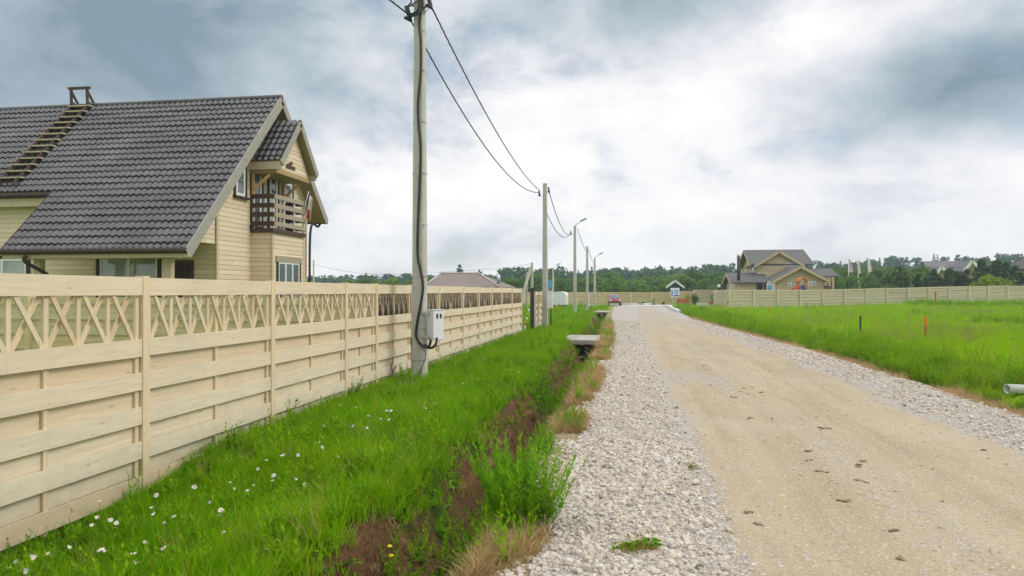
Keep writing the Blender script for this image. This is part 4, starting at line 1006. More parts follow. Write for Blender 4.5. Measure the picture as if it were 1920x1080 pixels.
# ---- white pipe end in the right verge
a = at(1887, 729, z=.13); PIPE = Vector(a); q = MB(); n = 20; R_, r_ = .085, .07
ax = Vector((.96, .28, .0)).normalized(); e1 = Vector((-ax.y, ax.x, 0)); e2 = Vector((0, 0, 1)); a = Vector((a.x, a.y, a.z))
vs = [a+ax*l+e1*(r*math.cos(2*math.pi*k/n))+e2*(r*math.sin(2*math.pi*k/n)-.05*l) for l, r in ((.15, r_), (0, r_), (0, R_), (1.5, R_)) for k in range(n)]
q.add(vs, [(i*n+k, i*n+(k+1) % n, (i+1)*n+(k+1) % n, (i+1)*n+k) for i in range(3) for k in range(n)], 0, True)
tag(q.build('drain_pipe', M('pale_pipe', (.66, .66, .62), .5, .12, 6), None), 'pale drain pipe end sticking out of the grass at the right verge', 'pipe')
# ---- survey stakes
def stake(px, y0, y1, d, w, mats, label, lean=0, split=.7, name='survey_stake'):
    b_ = at(px, y1, d=d); t_ = at(px, y0, d=d); zg = hz(b_.x, b_.y); t_.x += lean
    root = thing(name, label, 'stake', (b_.x, b_.y, zg))
    m_ = Vector((b_.x, b_.y, zg-.2)).lerp(t_, split)
    q = MB(); q.beam((b_.x, b_.y, zg-.3), m_, w, w*.8); q.build('shaft', mats[0], root)
    q = MB(); q.beam(m_, t_, w*1.12, w*.95); q.build('painted_top', mats[1], root)
stake(1735, 594, 646, 27, .075, (RUST, ORANGE), 'bright orange topped stake standing in the right meadow', split=.68)
stake(1613, 592, 628, 29, .06, (M('grey_stake', (.22, .2, .1), .8, .2, 9), DARKPOST), 'short dark stake in the meadow left of the bright orange stake', split=.35)
stake(1443, 577, 596, 62, .12, (RUST, ORANGE), 'small faded orange stake in front of the long weathered fence')
stake(1498, 590, 605, 50, .09, (YEL, YEL), 'small yellow stake low in the grass of the right meadow')
stake(1754, 548, 569, 82, .14, (RUST, RUST), 'thin rusty stake against the long weathered fence')
stake(1363, 584, 612, 46, .09, (DARKPOST, DARKPOST), 'dark stake at the road verge in front of the corner of the weathered fence')
stake(1315, 575, 601, 58, .10, (DARKPOST, DARKPOST), 'dark stake at the road verge left of the other dark stake, farther from the camera')
stake(1365, 566, 588, 74, .12, (YEL, RUST), 'yellowish stake at the corner of the long weathered fence')
stake(1043, 572, 584, 62, .12, (RUST, ORANGE), 'small orange stake in front of the white trailer')
b_ = at(983, 618, d=34.6); t_ = at(992, 579, d=34.6)
sp_ = thing('marker_pole', 'thin leaning white pole with orange bands in the gate opening', 'pole', (b_.x, b_.y, -.1))
for k in range(5):
    q = MB(); q.tube([Vector(b_).lerp(t_, k/5)-Vector((0, 0, .1 if k == 0 else 0)), Vector(b_).lerp(t_, (k+1)/5)], .03, 6); q.build('band', ORANGE if k % 2 else WHITE, sp_)
# ---- red car, three-quarter front, far end of the road
def car(loc_, rz, label):
    root = thing('car', label, 'car', (0, 0, 0))
    W = .84; prof = [(-2.05, .35), (-2.1, .62), (-2.0, .86), (-1.35, .95), (-.55, 1.40), (.75, 1.45), (1.55, 1.0), (2.05, .92), (2.1, .55), (2.02, .33)]
    q = MB(); n = len(prof); vs = []
    for s_ in (-1, -.92, .92, 1):
        for x_, z in prof:
            k = 1 if abs(s_) > .95 else 1; inset = (.82 if z > 1.0 else 1.0)
            vs.append((x_*(1 if abs(s_) < .95 else .97), s_*W*inset, z if abs(s_) < .95 else (z-.03 if z > .5 else z+.02)))
    fs = [tuple(range(n)), tuple(reversed(range(3*n, 4*n)))]+[(i*n+k, (i+1)*n+k, (i+1)*n+(k+1) % n, i*n+(k+1) % n) for i in range(3) for k in range(n)]
    q.add(vs, fs); q.build('body', M('red_car_paint', (.30, .05, .065), .25, .06, 3, bmp=0, spec=.7), root)
    q = MB()
    for a_, b2 in (((-1.33, .97), (-.57, 1.39)), ((.79, 1.43), (1.52, 1.02))):
        n_ = Vector((-(b2[1]-a_[1]), 0, b2[0]-a_[0])).normalized()*.012; A_, B2 = Vector((a_[0], 0, a_[1]))+n_, Vector((b2[0], 0, b2[1]))+n_
        q.add([A_+Vector((0, -.62, 0)), B2+Vector((0, -.58, 0)), B2+Vector((0, .58, 0)), A_+Vector((0, .62, 0))], [(0, 1, 2, 3)])
    for s_ in (-1, 1): q.add([(-1.0, s_*W*.86, 1.03), (-.5, s_*W*.835, 1.33), (.72, s_*W*.835, 1.37), (1.25, s_*W*.86, 1.06)], [(0, 1, 2, 3)])
    q.build('window', GLASS, root)
    for s_ in (-.6, .6): q = MB(); q.box((-2.12, s_-.16, .64), (-2.0, s_+.16, .78)); q.build('headlight', WHITE, root)
    q = MB(); q.box((-2.13, -.5, .34), (-2.03, .5, .56)); q.build('bumper', DARKPOST, root)
    for x_ in (-1.35, 1.3):
        for s_ in (-1, 1):
            q = MB(); q.tube([(x_, s_*(W-.16), .32), (x_, s_*(W+.02), .32)], .32, 16); w = q.build('wheel', BLACK, root)
            q = MB(); q.tube([(x_, s_*(W+.0), .32), (x_, s_*(W+.03), .32)], .2, 12); q.build('rim', STEEL, w)
    root.location = loc_; root.rotation_euler = (0, 0, rz); root.scale = (.86, .92, .95); return root
cl = at(1152, 574, d=94); car((cl.x, cl.y, hz(cl.x, cl.y)+.08), R(94), 'small red car parked at the far end of the road')
# ---- white covered trailer
tl = at(1046, 577, d=80); root = thing('trailer', 'white covered trailer parked on the grass behind the second pole', 'trailer', (tl.x, tl.y, hz(tl.x, tl.y)))
x0, x1 = at(1026, 577, d=80).x, at(1060, 577, d=80).x; zt_ = at(1046, 546.5, d=80).z; q = MB(); vs = []
for y_ in (tl.y, tl.y+3.4):
    vs += [(x0+.15, y_, .38), (x1, y_, .38), (x1+.02, y_, zt_-.35), (x1-.12, y_, zt_-.08), (x1-.5, y_, zt_), (x0+.85, y_, zt_-.03), (x0+.35, y_, zt_-.25), (x0+.08, y_, zt_-.7)]
q.add(vs, [tuple(reversed(range(8))), tuple(range(8, 16))]+[(i, (i+1) % 8, 8+(i+1) % 8, 8+i) for i in range(8)]); q.build('cover', WHITE, root)
q = MB(); q.box((x0+.1, tl.y-.1, .22), (x1+.02, tl.y+3.5, .38)); q.build('chassis', DARKPOST, root)
for xx in (x0+.3, x1-.2): q = MB(); q.tube([(xx-.08, tl.y+1.2, .3), (xx+.1, tl.y+1.2, .3)], .28, 14); q.build('wheel', BLACK, root)
# ---- signs
sg = at(1031, 545, d=108); root = thing('sign', 'light blue board on posts behind the white trailer', 'sign', (sg.x, sg.y, hz(sg.x, sg.y)))
a, b_ = at(1027, 541, d=108), at(1036, 526, d=108); q = MB(); q.box((a.x, sg.y, a.z), (b_.x, sg.y+.08, b_.z)); q.build('panel', LBLUE, root)
for xx in (a.x+.1, b_.x-.1): q = MB(); q.tube([(xx, sg.y+.12, -.2), (xx, sg.y+.12, b_.z)], .05, 6); q.build('leg', STEEL, root)
sg = at(1266, 560, d=96); root = thing('notice_board', 'white notice board with blue fields at the end of the road', 'sign', (sg.x, sg.y, hz(sg.x, sg.y)))
def px_box(mb, p0, p1, q0, q1, y, t): a, b_ = at(p0, q1, Y=y), at(p1, q0, Y=y); mb.box((a.x, y, a.z), (b_.x, y+t, b_.z))
q = MB(); px_box(q, 1257.5, 1274, 540, 557, sg.y, .08); bd_ = q.build('panel', WHITE, root)
q = MB(); px_box(q, 1258.5, 1262, 544, 555.5, sg.y-.02, .02); q.build('blue_strip', LBLUE, bd_)
q = MB(); px_box(q, 1264, 1272.5, 543.5, 551, sg.y-.02, .02); q.build('pale_blue_field', M('pale_blue', (.30, .42, .66), .5, .1, 5), bd_)
q = MB(); px_box(q, 1264, 1273, 553, 555.5, sg.y-.02, .02); q.build('dark_blue_bar', M('dark_blue', (.02, .08, .2), .5, .1, 5), bd_)
for px in (1259.5, 1272): xx = at(px, 560, Y=sg.y).x; q = MB(); q.tube([(xx, sg.y+.12, -.1), (xx, sg.y+.12, at(px, 541, Y=sg.y).z)], .045, 6); q.build('leg', STEEL, root)
# ---- bench, planters, lamp, kerbs in the yard
bn = at(1280, 574, d=90); root = thing('bench', 'orange brown bench by the notice board', 'bench', (bn.x, bn.y, hz(bn.x, bn.y))); zg = hz(bn.x, bn.y)
OR2 = M('orange_wood', (.40, .14, .035), .6, .2, 8); x0, x1 = at(1268.5, 574, d=90).x, at(1293, 574, d=90).x
for k in range(3): q = MB(); q.box((x0, bn.y+.05, zg+.45+.17*k), (x1, bn.y+.1, zg+.6+.17*k)); q.build('backrest', OR2, root)
q = MB(); q.box((x0, bn.y-.45, zg+.4), (x1, bn.y, zg+.45)); q.build('seat', OR2, root)
for xx in (x0+.1, x1-.1): q = MB(); q.box((xx-.05, bn.y-.4, zg), (xx+.05, bn.y+.14, zg+.4)); q.build('leg', OR2, root)
lp = at(1348, 567, d=92); root = thing('garden_lamp', 'dark lamp post with a white globe left of the chalet', 'lamp', (lp.x, lp.y, hz(lp.x, lp.y)))
zt_ = at(1348, 536.5, d=92).z; q = MB(); q.lathe((lp.x, lp.y, 0), [(.22, -.1), (.22, .25), (.14, .3), (.13, zt_-.35), (.18, zt_-.3), (.1, zt_-.2)], 10); q.build('pole', DARKPOST, root)
q = MB(); q.lathe((lp.x, lp.y, zt_), [(.03, -.22), (.16, -.15), (.22, 0), (.16, .15), (.03, .22)], 12); q.build('globe', WHITE, root)
def yard_block(px, py, d, sx, sy, sz, mat, name, label, cat, grp=None, cham=.06):
    p_ = at(px, py, d=d); z = hz(p_.x, p_.y)+(.07 if p_.y > 91 else 0); q = MB()
    q.prism([(p_.x-sx/2, p_.y, z), (p_.x+sx/2, p_.y, z), (p_.x+sx/2, p_.y, z+sz-cham), (p_.x+sx/2-cham, p_.y, z+sz), (p_.x-sx/2+cham, p_.y, z+sz), (p_.x-sx/2, p_.y, z+sz-cham)], (0, sy, 0))
    tag(q.build(name, mat), label, cat, grp)
PALE = M('white_kerb_paint', (.72, .73, .74), .6, .08, 5)
for px, w in ((1170, 1.0), (1177, 1.2), (1187, 1.0), (1213, 1.1)): yard_block(px, 573.5, 95, w, .4, .3, PALE, 'kerb_stone', 'low white kerb stone in the yard at the end of the road', 'kerb', 'white kerb stones in the far yard')
yard_block(1207, 571.5, 96, .55, .5, .42, DARKPOST, 'black_box', 'black box standing in the far yard beside the white kerb stones', 'box')
yard_block(1244, 570, 97, .35, .4, .4, DARKPOST, 'waste_bin', 'small dark bin in the far yard left of the notice board', 'bin')
yard_block(1224.5, 573, 95, .62, .6, .34, M('planter_grey', (.3, .31, .27), .8, .1, 6), 'planter', 'low grey planter with a little yellow green shrub in the far yard', 'planter')
yard_block(1335, 569.5, 95, .8, .5, .28, RED, 'red_crate', 'low red box on the pale kerb left of the lamp post', 'box')
for px0, px1, d in ((1306, 1334, 97), (1338, 1363, 97)):
    a, b_ = at(px0, 571, d=d), at(px1, 571, d=d); q = MB(); q.box((a.x, a.y, -.05), (b_.x, a.y+.4, .34)); tag(q.build('low_wall', PALE), 'low white wall %s' % ('behind the clipped round tree' if px0 < 1310 else 'at the foot of the dark lamp post'), 'wall')
ka, kb = at(1245, 577, d=88), at(1253, 583, d=72); q = MB(); q.beam((3.8, 66, .1), (3.8, 88, .1), .22, .26); tag(q.build('road_kerb', PALE), 'white concrete kerb along the right side of the far road end', 'kerb')
# ---- flag poles with pennants
for i, (px, yt, cm, wv, nm) in enumerate(((1591, 485, M('salmon_cloth', (.78, .50, .42), .8, .2, 3), 1, 'salmon'), (1609, 487, M('peach_cloth', (.76, .62, .50), .8, .1, 3), .7, 'peach'), (1628, 484, WHITE, 1, 'white'))):
    d = 125; b_ = at(px, 545, d=d); t_ = at(px, yt, d=d); zg = hz(b_.x, b_.y)
    root = thing('flag_pole', 'white flag pole with a limp %s pennant behind the long weathered fence' % nm, 'flag pole', (b_.x, b_.y, zg), 'flag poles behind the weathered fence')
    q = MB(); q.tube([(b_.x, b_.y, zg), (b_.x, b_.y, t_.z)], .07, 8, r1=.05); q.build('pole', WHITE, root)
    q = MB(); hgt = 2.3; n = 10
    for k in range(n):
        def row(t): w = (.18+.5*t)*wv; return [(b_.x+.06+w*s_, b_.y+.1*math.sin(5*s_+2*t+i), t_.z-.08-hgt*t+.1*s_*t) for s_ in (0, .33, .66, 1)]
        r0, r1_ = row(k/n), row((k+1)/n)
        for j in range(3): q.add([r0[j], r0[j+1], r1_[j+1], r1_[j]], [(0, 1, 2, 3)], 1 if (i == 2 and j == 2 and k > 3) or (i == 0 and j == 0) else 0, True)
    c = q.build('pennant', [cm, ORANGE if i == 2 else WHITE], root); sm = c.modifiers.new('thickness', 'SOLIDIFY'); sm.thickness = .006
a, b_ = at(1607, 520, d=118), at(1616, 540, d=118); q = MB(); q.beam(b_-Vector((0, 0, 1.5)), a, .12, .12); q.beam(a+Vector((-.05, 0, 0)), Vector((a.x-.7, a.y, b_.z-1.5)), .12, .12)
tag(q.build('timber_prop', FENCE_FAR_Z), 'pale slanting timber prop beside the peach pennant pole', 'prop')
# ---- playground frame in front of the chalet
pg = at(1505, 545, d=82.5); root = thing('playground', 'red, orange and blue playground tower with slide in front of the chalet', 'playground', (pg.x, pg.y, hz(pg.x, pg.y))); zg = hz(pg.x, pg.y); u = 82.5/F_PX
PX = lambda px: at(px, 545, d=82.5).x
PZ = lambda py: EYE+(HOR-py)*u
for px in (1499, 1513):
    for dy in (0, 1.0): q = MB(); q.tube([(PX(px), pg.y+dy, zg-.1), (PX(px), pg.y+dy, PZ(528))], .07, 8); q.build('post', RUST, root)
q = MB(); n = 10; xc, hw_ = PX(1506), (PX(1515)-PX(1497))/2; vs = []
for y_ in (pg.y-.15, pg.y+1.15):
    for rr_, off in ((1, 0), (.86, 0)):
        for k in range(n+1): t = math.pi*k/n; vs.append((xc-hw_*rr_*math.cos(t), y_, PZ(528.5)+.52*rr_*math.sin(t)))
m_ = n+1
for s_ in (0, 2):
    pass
fs = [(k, k+1, 2*m_+k+1, 2*m_+k) for k in range(n)]+[(m_+k, 3*m_+k, 3*m_+k+1, m_+k+1) for k in range(n)]+[(k, m_+k, m_+k+1, k+1) for k in range(n)]+[(2*m_+k, 2*m_+k+1, 3*m_+k+1, 3*m_+k) for k in range(n)]+[(0, 2*m_, 3*m_, m_), (n, m_+n, 3*m_+n, 2*m_+n)]
q.add(vs, fs, 0, True); q.build('arch_roof', ORANGE, root)
q = MB(); q.box((PX(1499), pg.y, PZ(538.5)), (PX(1513), pg.y+1, PZ(537.5))); q.build('platform', YEL, root)
q = MB(); q.box((PX(1502), pg.y-.06, PZ(544)), (PX(1508), pg.y-.01, PZ(534))); q.build('blue_panel', BLUE, root)
q = MB(); pts = [Vector((PX(1500), pg.y+.5, PZ(537.6))), Vector((PX(1494), pg.y+.2, PZ(541.0))), Vector((PX(1487), pg.y, PZ(543.4))), Vector((PX(1483), pg.y, PZ(544)))]
for a, b_ in zip(pts[:-1], pts[1:]): q.beam(a, b_, .75, .22)
q.build('slide', RED, root)
q = MB()
for k in range(4): q.beam((PX(1513), pg.y+.1, zg+.3+.28*k), (PX(1513), pg.y+.9, zg+.3+.28*k), .05, .05)
for dy in (.1, .9): q.beam((PX(1519), pg.y+dy, zg), (PX(1513), pg.y+dy, PZ(534)), .06, .06)
q.build('climbing_ladder', RUST, root)
q = MB(); px_box(q, 1437, 1454, 531, 547, 88.4, .06); o = q.build('banner', M('pale_pink_cloth', (.62, .52, .56), .8, .06, 3)); q2 = MB(); px_box(q2, 1439, 1447, 535, 545, 88.38, .02); q2.build('blue_print', M('print_blue', (.10, .36, .55), .8, .3, 3), o)
tag(o, 'pale pink banner with a blue print hanging before the chalet wing', 'banner')

# ================================================================== VEGETATION
G1 = leafy('lawn_grass', (.06, .225, .001), (.29, .58, .003), .42, 1.1, tip=(.34, .32, .03))
G2 = leafy('meadow_grass', (.17, .38, .001), (.36, .62, .002), .48, .35, tip=(.36, .34, .05))
G3 = leafy('verge_weeds', (.075, .21, .003), (.27, .46, .008), .42, .8)
GD = leafy('dry_grass', (.30, .195, .08), (.62, .46, .23), .2, 2)
GB = leafy('broadleaf', (.055, .17, .006), (.17, .36, .012), .3, 2)
GBUSH = leafy('weed_leaf', (.05, .18, .004), (.21, .44, .010), .36, 5)
def blades(n, h0, h1, rad, w, mat, lean=.5, seg=3, seed=0, heads=0):
    r = np.random.default_rng(seed); V = []; Fq = []
    for i in range(n):
        a, q_ = r.uniform(0, 2*math.pi), rad*math.sqrt(r.uniform()); bx_, by_ = q_*math.cos(a), q_*math.sin(a)
        h = r.uniform(h0, h1); th = r.uniform(0, 2*math.pi); ln = lean*r.uniform(.2, 1)*h
        dx, dy = math.cos(th), math.sin(th); fa = r.uniform(0, math.pi); wx, wy = math.cos(fa)*w*r.uniform(.6, 1.2), math.sin(fa)*w*r.uniform(.6, 1.2)
        o_ = len(V)
        for k in range(seg+1):
            t = k/seg; ww = (1-t**1.6*.92)*.5; off = ln*t**1.8; z = h*(t-.18*lean*t*t)
            V += [(bx_+dx*off-wx*ww, by_+dy*off-wy*ww, z), (bx_+dx*off+wx*ww, by_+dy*off+wy*ww, z)]
        for k in range(seg): Fq.append((o_+2*k, o_+2*k+1, o_+2*k+3, o_+2*k+2))
    return np_mesh('blade_tuft', V, Fq, mat, None, True, link=False)
def leaf_tuft(n, h, rad, lw, mat, seed=0):
    r = np.random.default_rng(seed); V = []; Fq = []
    for i in range(n):
        th = r.uniform(0, 2*math.pi); el_ = r.uniform(.2, 1.2); L = h*r.uniform(.5, 1); bx_, by_ = r.normal(0, rad*.3, 2)
        d = Vector((math.cos(th)*math.cos(el_), math.sin(th)*math.cos(el_), math.sin(el_))); s_ = Vector((-math.sin(th), math.cos(th), r.uniform(-.3, .3)))
        o_ = len(V); w = lw*r.uniform(.6, 1.1)
        for k, ww in enumerate((.12, .75, 1, .62, .05)):
            t = k/4; p = Vector((bx_, by_, 0))+d*L*t+Vector((0, 0, -L*.35*t*t)); V += [tuple(p-s_*w*ww*.5), tuple(p+s_*w*ww*.5)]
        for k in range(4): Fq.append((o_+2*k, o_+2*k+1, o_+2*k+3, o_+2*k+2))
    return np_mesh('leaf_tuft', V, Fq, mat, None, True, link=False)
def stalk_tuft(n, h, rad, mat, seed=0, lw=.02, ll=.06, step=.045):
    """upright stems set with small narrow leaves"""
    r = np.random.default_rng(seed); V = []; Fq = []
    for i in range(n):
        a, q_ = r.uniform(0, 2*math.pi), rad*math.sqrt(r.uniform()); b0 = Vector((q_*math.cos(a)*.5, q_*math.sin(a)*.5, 0))
        hh = h*r.uniform(.55, 1); d = Vector((math.cos(a)*q_/rad*.45+r.normal(0, .08), math.sin(a)*q_/rad*.45+r.normal(0, .08), 1)).normalized()
        o_ = len(V); sd_ = Vector((-d.y-.01, d.x+.3, 0)).normalized()*.004; tp = b0+d*hh
        V += [tuple(b0-sd_), tuple(b0+sd_), tuple(tp+sd_*.4), tuple(tp-sd_*.4)]; Fq.append((o_, o_+1, o_+2, o_+3))
        m_ = int(hh/step)
        for k in range(m_):
            t = .12+.88*(k+r.uniform())/m_; p = b0+d*hh*t; th = r.uniform(0, 6.28); up = .55+.5*t
            ld = (Vector((math.cos(th), math.sin(th), up))).normalized(); L = ll*(1.25-.75*t)*r.uniform(.7, 1.2); s_ = ld.cross(Vector((0, 0, 1))).normalized()*lw*.5*(1.2-.6*t)
            o_ = len(V); V += [tuple(p), tuple(p+ld*L*.45-s_), tuple(p+ld*L), tuple(p+ld*L*.45+s_)]; Fq.append((o_, o_+1, o_+2, o_+3))
    return np_mesh('stalk_tuft', V, Fq, mat, None, True, link=False)
def in_view(P, m=420):
    px, py, d = to_px(P[:, 0], P[:, 1], P[:, 2]); return (d > .9) & (px > -m) & (px < 1920+m) & (py < 1080+m)
def pts(n, x0, x1, y0, y1, power=1.0):
    X = RNG.uniform(x0, x1, n); Y = y0+(y1-y0)*RNG.uniform(0, 1, n)**power; return X, Y
def pack(name, parts_, protos, label, cat):
    X = np.concatenate([p[0] for p in parts_]); Y = np.concatenate([p[1] for p in parts_]); S = np.concatenate([p[2] for p in parts_]); K = np.concatenate([p[3] for p in parts_])
    Z = height(X, Y)-.012; P = np.stack([X, Y, Z], -1); ok = in_view(P); n = ok.sum()
    rot = np.stack([RNG.normal(0, .1, n), RNG.normal(0, .1, n), RNG.uniform(0, 6.28, n)], -1)
    S = S[ok]; sc = np.stack([S*RNG.uniform(.85, 1.2, n), S*RNG.uniform(.85, 1.2, n), S*RNG.uniform(.75, 1.3, n)], -1)
    print(name, n); return scatter(name, P[ok], rot, sc, K[ok], protos, label, cat)
# ---- lawn strip between the fence and the ditch
LP = [blades(20, .06, .18, .08, .0085, G1, .8, 3, s) for s in range(5)]+[blades(22, .12, .27, .07, .008, G1, .75, 3, 10+s) for s in range(3)]+[leaf_tuft(12, .15, .05, .035, GB, 20+s) for s in range(3)]+[stalk_tuft(6, .26, .06, GBUSH, 30, .018, .05, .03)]+[blades(12, .14, .32, .06, .005, GD, .8, 3, 33), leaf_tuft(18, .13, .08, .045, G3, 34), stalk_tuft(7, .34, .07, G3, 35, .03, .075, .03)]
def lawn(n, x0, x1, y0, y1, s0, s1, pw=1.0, tall=.3, leafs=.22):
    X, Y = pts(n, x0, x1, y0, y1, pw); t = X-ditch_c(Y)
    soil = sst(-.6, -.3, t)*ditch_fade(Y)*(1-sst(.9, 1.2, t)); bare = soil_mask(X, Y)
    keep = (RNG.uniform(0, 1, n) > np.clip(.25*soil+1.0*bare, 0, .95)) & (X < road_l(Y)-.05)
    keep &= ~((t > .28) & (RNG.uniform(0, 1, n) < .995))
    keep &= ~((X > -2.7) & (X < -.7) & (Y > 26.9) & (Y < 30.9)) & ~((np.abs(Y-69) < 2.6) & (X > x2-1.5))
    dense = fbm(X*.9, Y*.9, 131); S = (s0+(s1-s0)*RNG.uniform(0, 1, n))*(.72+.6*dense)*(1-.35*soil)
    S = S*(1-.3*np.exp(-((X-FX-.2)/.5)**2))
    K = np.where(RNG.uniform(0, 1, n) < tall, RNG.integers(5, 8, n), RNG.integers(0, 5, n)); K = np.where(RNG.uniform(0, 1, n) < leafs*(.4+1.6*sst(.5, .7, fbm(X*1.4, Y*1.4, 141))), RNG.choice([8, 9, 10, 11, 12, 13, 13, 14], n), K)
    return [a[keep] for a in (X, Y, S, K)]
pack('lawn_grass', [lawn(9500, -4.95, -.9, 1.6, 9, .8, 1.25), lawn(9000, -4.95, -.9, 9, 20, .9, 1.35), lawn(9000, -4.95, -.9, 20, 45, 1.0, 1.6), lawn(9000, -16, -2.2, 36, 92, 1.2, 2.2, 1.2), lawn(2500, -16, -5.0, 4, 36, 1, 1.6)], LP,
     'thick green lawn grass between the near fence and the ditch', 'grass')
# ---- meadow right of the road, tall weeds at its verge
MP = [blades(30, .10, .22, .12, .010, G2, .8, 2, 40+s) for s in range(5)]+[blades(24, .2, .42, .10, .010, G2, .6, 3, 50+s) for s in range(3)]+[stalk_tuft(9, .5, .12, G3, 60+s, .03, .09, .035) for s in range(3)]+[leaf_tuft(16, .32, .1, .07, G3, 70+s) for s in range(2)]+[blades(20, .2, .42, .1, .006, leafy('seed_grass', (.14, .20, .02), (.44, .37, .14), .3), .5, 3, 80)]
def meadow(n, x0, x1, y0, y1, s0, s1, pw=1.0):
    X, Y = pts(n, x0, x1, y0, y1, pw); X = X+(road_r(Y)-5.4)
    S = (s0+(s1-s0)*RNG.uniform(0, 1, n))*(.7+.6*fbm(X*.35, Y*.35, 151))
    K = np.where(RNG.uniform(0, 1, n) < .13, RNG.integers(5, 8, n), RNG.integers(0, 5, n)); K = np.where((RNG.uniform(0, 1, n) < .06+.22*sst(.55, .7, fbm(X*.3, Y*.2, 211))), 13, K)
    dark = (fbm(X*.22, Y*.16, 161) > .66) & (RNG.uniform(0, 1, n) < .55); K = np.where(dark, RNG.integers(8, 13, n), K)
    k = ~((Y > 89) & (X < 13.5)) & ~((X > PIPE.x-.35) & (X < PIPE.x+1.3) & (Y > PIPE.y-1.1) & (Y < PIPE.y+.3+.29*(X-PIPE.x))) ; return [a[k] for a in (X, Y, S, K)]
def verge(n, y0, y1, s0, s1):
    Y = y0+(y1-y0)*RNG.uniform(0, 1, n)**1.1; off = .22+np.abs(RNG.normal(0, .8, n))+.25*fbm(Y*1.1, Y*0, 171); X = road_r(Y)+off
    S = (s0+(s1-s0)*RNG.uniform(0, 1, n))*(.65+.7*fbm(X*.9, Y*.5, 181))*(.7+.3*sst(.1, .9, off))
    nearp = (X > PIPE.x-.35) & (X < PIPE.x+3) & (Y > PIPE.y-1.1) & (Y < PIPE.y+.3+.29*(X-PIPE.x)); S = np.where(nearp & (X < PIPE.x+1.3), S*.22, S)
    u_ = RNG.uniform(0, 1, n); K = np.where(u_ < .34, RNG.integers(8, 11, n), np.where(u_ < .48, RNG.integers(11, 13, n), np.where(u_ < .72, RNG.integers(5, 8, n), 13)))
    return [X, Y, S, K]
pack('meadow_grass', [verge(2600, 8, 24, .75, 1.15), verge(2400, 22, 80, .85, 1.3), meadow(17000, 5.9, 22, 9, 34, .65, 1.15), meadow(19000, 5.9, 40, 30, 62, .8, 1.35), meadow(17000, 6, 75, 58, 98, .9, 1.6)], MP,
     'bright green meadow grass with darker weeds along the right verge of the road', 'grass')
# ---- dry grass on the road berm, green tufts in the ditch
DP_ = [blades(26, .05, .15, .09, .006, GD, 1.3, 3, 90+s) for s in range(4)]+[blades(14, .12, .25, .06, .005, GD, .9, 3, 95)]+[stalk_tuft(7, .3, .08, G3, 96+s, .022, .06, .03) for s in range(2)]+[leaf_tuft(10, .2, .07, .05, GB, 99)]
def berm(n, y0, y1, s0, s1):
    Y = y0+(y1-y0)*RNG.uniform(0, 1, n); e = road_l(Y); X = e-.02-np.abs(RNG.normal(0, .21, n)); t = X-ditch_c(Y)
    keep = fbm(X*1.3, Y*.8, 71) > .47; S = s0+(s1-s0)*RNG.uniform(0, 1, n)
    K = np.where(RNG.uniform(0, 1, n) < .975, RNG.integers(0, 5, n), RNG.integers(5, 8, n)); return [a[keep] for a in (X, Y, S, K)]
def bottom(n, y0, y1, s0, s1):
    Y = y0+(y1-y0)*RNG.uniform(0, 1, n)**1.1; X = ditch_c(Y)+RNG.normal(-.02, .15, n); keep = (fbm(X*1.5, Y*.8, 191) > .5) & ~((Y > 26.5) & (Y < 31))
    S = s0+(s1-s0)*RNG.uniform(0, 1, n); K = np.where(RNG.uniform(0, 1, n) < .8, RNG.integers(5, 8, n), RNG.integers(0, 5, n)); return [a[keep] for a in (X, Y, S, K)]
def lip(n):
    Y = 3+27*RNG.uniform(0, 1, n)**1.3; X = ditch_c(Y)-.42+RNG.normal(0, .13, n); keep = soil_mask(X, Y) > .3; return [a[keep] for a in (X, Y, RNG.uniform(.5, 1.0, n), np.where(RNG.uniform(0, 1, n) < .6, RNG.integers(0, 5, n), RNG.integers(5, 8, n)))]
def rberm(n):
    Y = 9+45*RNG.uniform(0, 1, n); X = road_r(Y)+RNG.normal(.12, .12, n); keep = fbm(X*1.3, Y*1.3, 201) > .42; return [a[keep] for a in (X, Y, RNG.uniform(.8, 1.3, n), RNG.integers(0, 5, n))]
pack('dry_grass', [berm(5200, 2.5, 14, .7, 1.2), berm(4200, 14, 45, .9, 1.5), bottom(620, 3, 20, .6, 1.2), bottom(500, 20, 70, .8, 1.4), rberm(1400), lip(420)], DP_,
     'straw coloured dry grass and small weeds on the berm between ditch and gravel', 'dry grass')
# ---- crushed stone
def rock(seed):
    r = np.random.default_rng(seed); bm = bmesh.new()
    for i in range(24):
        v_ = Vector(r.normal(0, 1, 3)); v_.normalize(); bm.verts.new((v_.x*.5*r.uniform(.85, 1), v_.y*.43*r.uniform(.85, 1), v_.z*.34*r.uniform(.82, 1)))
    bmesh.ops.convex_hull(bm, input=bm.verts); me = bpy.data.meshes.new('rock'); bm.to_mesh(me); bm.free(); me.materials.append(STONE); return bpy.data.objects.new('rock', me)
m, nt, b, v = start('crushed_limestone'); STONE = m
oi = nt.nodes.new('ShaderNodeObjectInfo')
n1 = noise(nt, v, 5, 5, .6)
c = ramp(nt, oi.outputs['Random'], [(0, (.17, .16, .15)), (.03, (.34, .31, .275)), (.15, (.47, .42, .34)), (.5, (.54, .485, .40)), (.75, (.58, .53, .45)), (.93, (.60, .57, .53)), (1, (.42, .33, .24))])
c = mixc(nt, 1.0, c, ramp(nt, n1, [(.25, (.78, .75, .70)), (.6, (1, 1, 1))]), 'MULTIPLY'); nt.links.new(c, b.inputs['Base Color']); b.inputs['Roughness'].default_value = .88; b.inputs['Specular IOR Level'].default_value = .2
bump(nt, b, n1, .3, .02)
ROCKS = [rock(300+s) for s in range(10)]
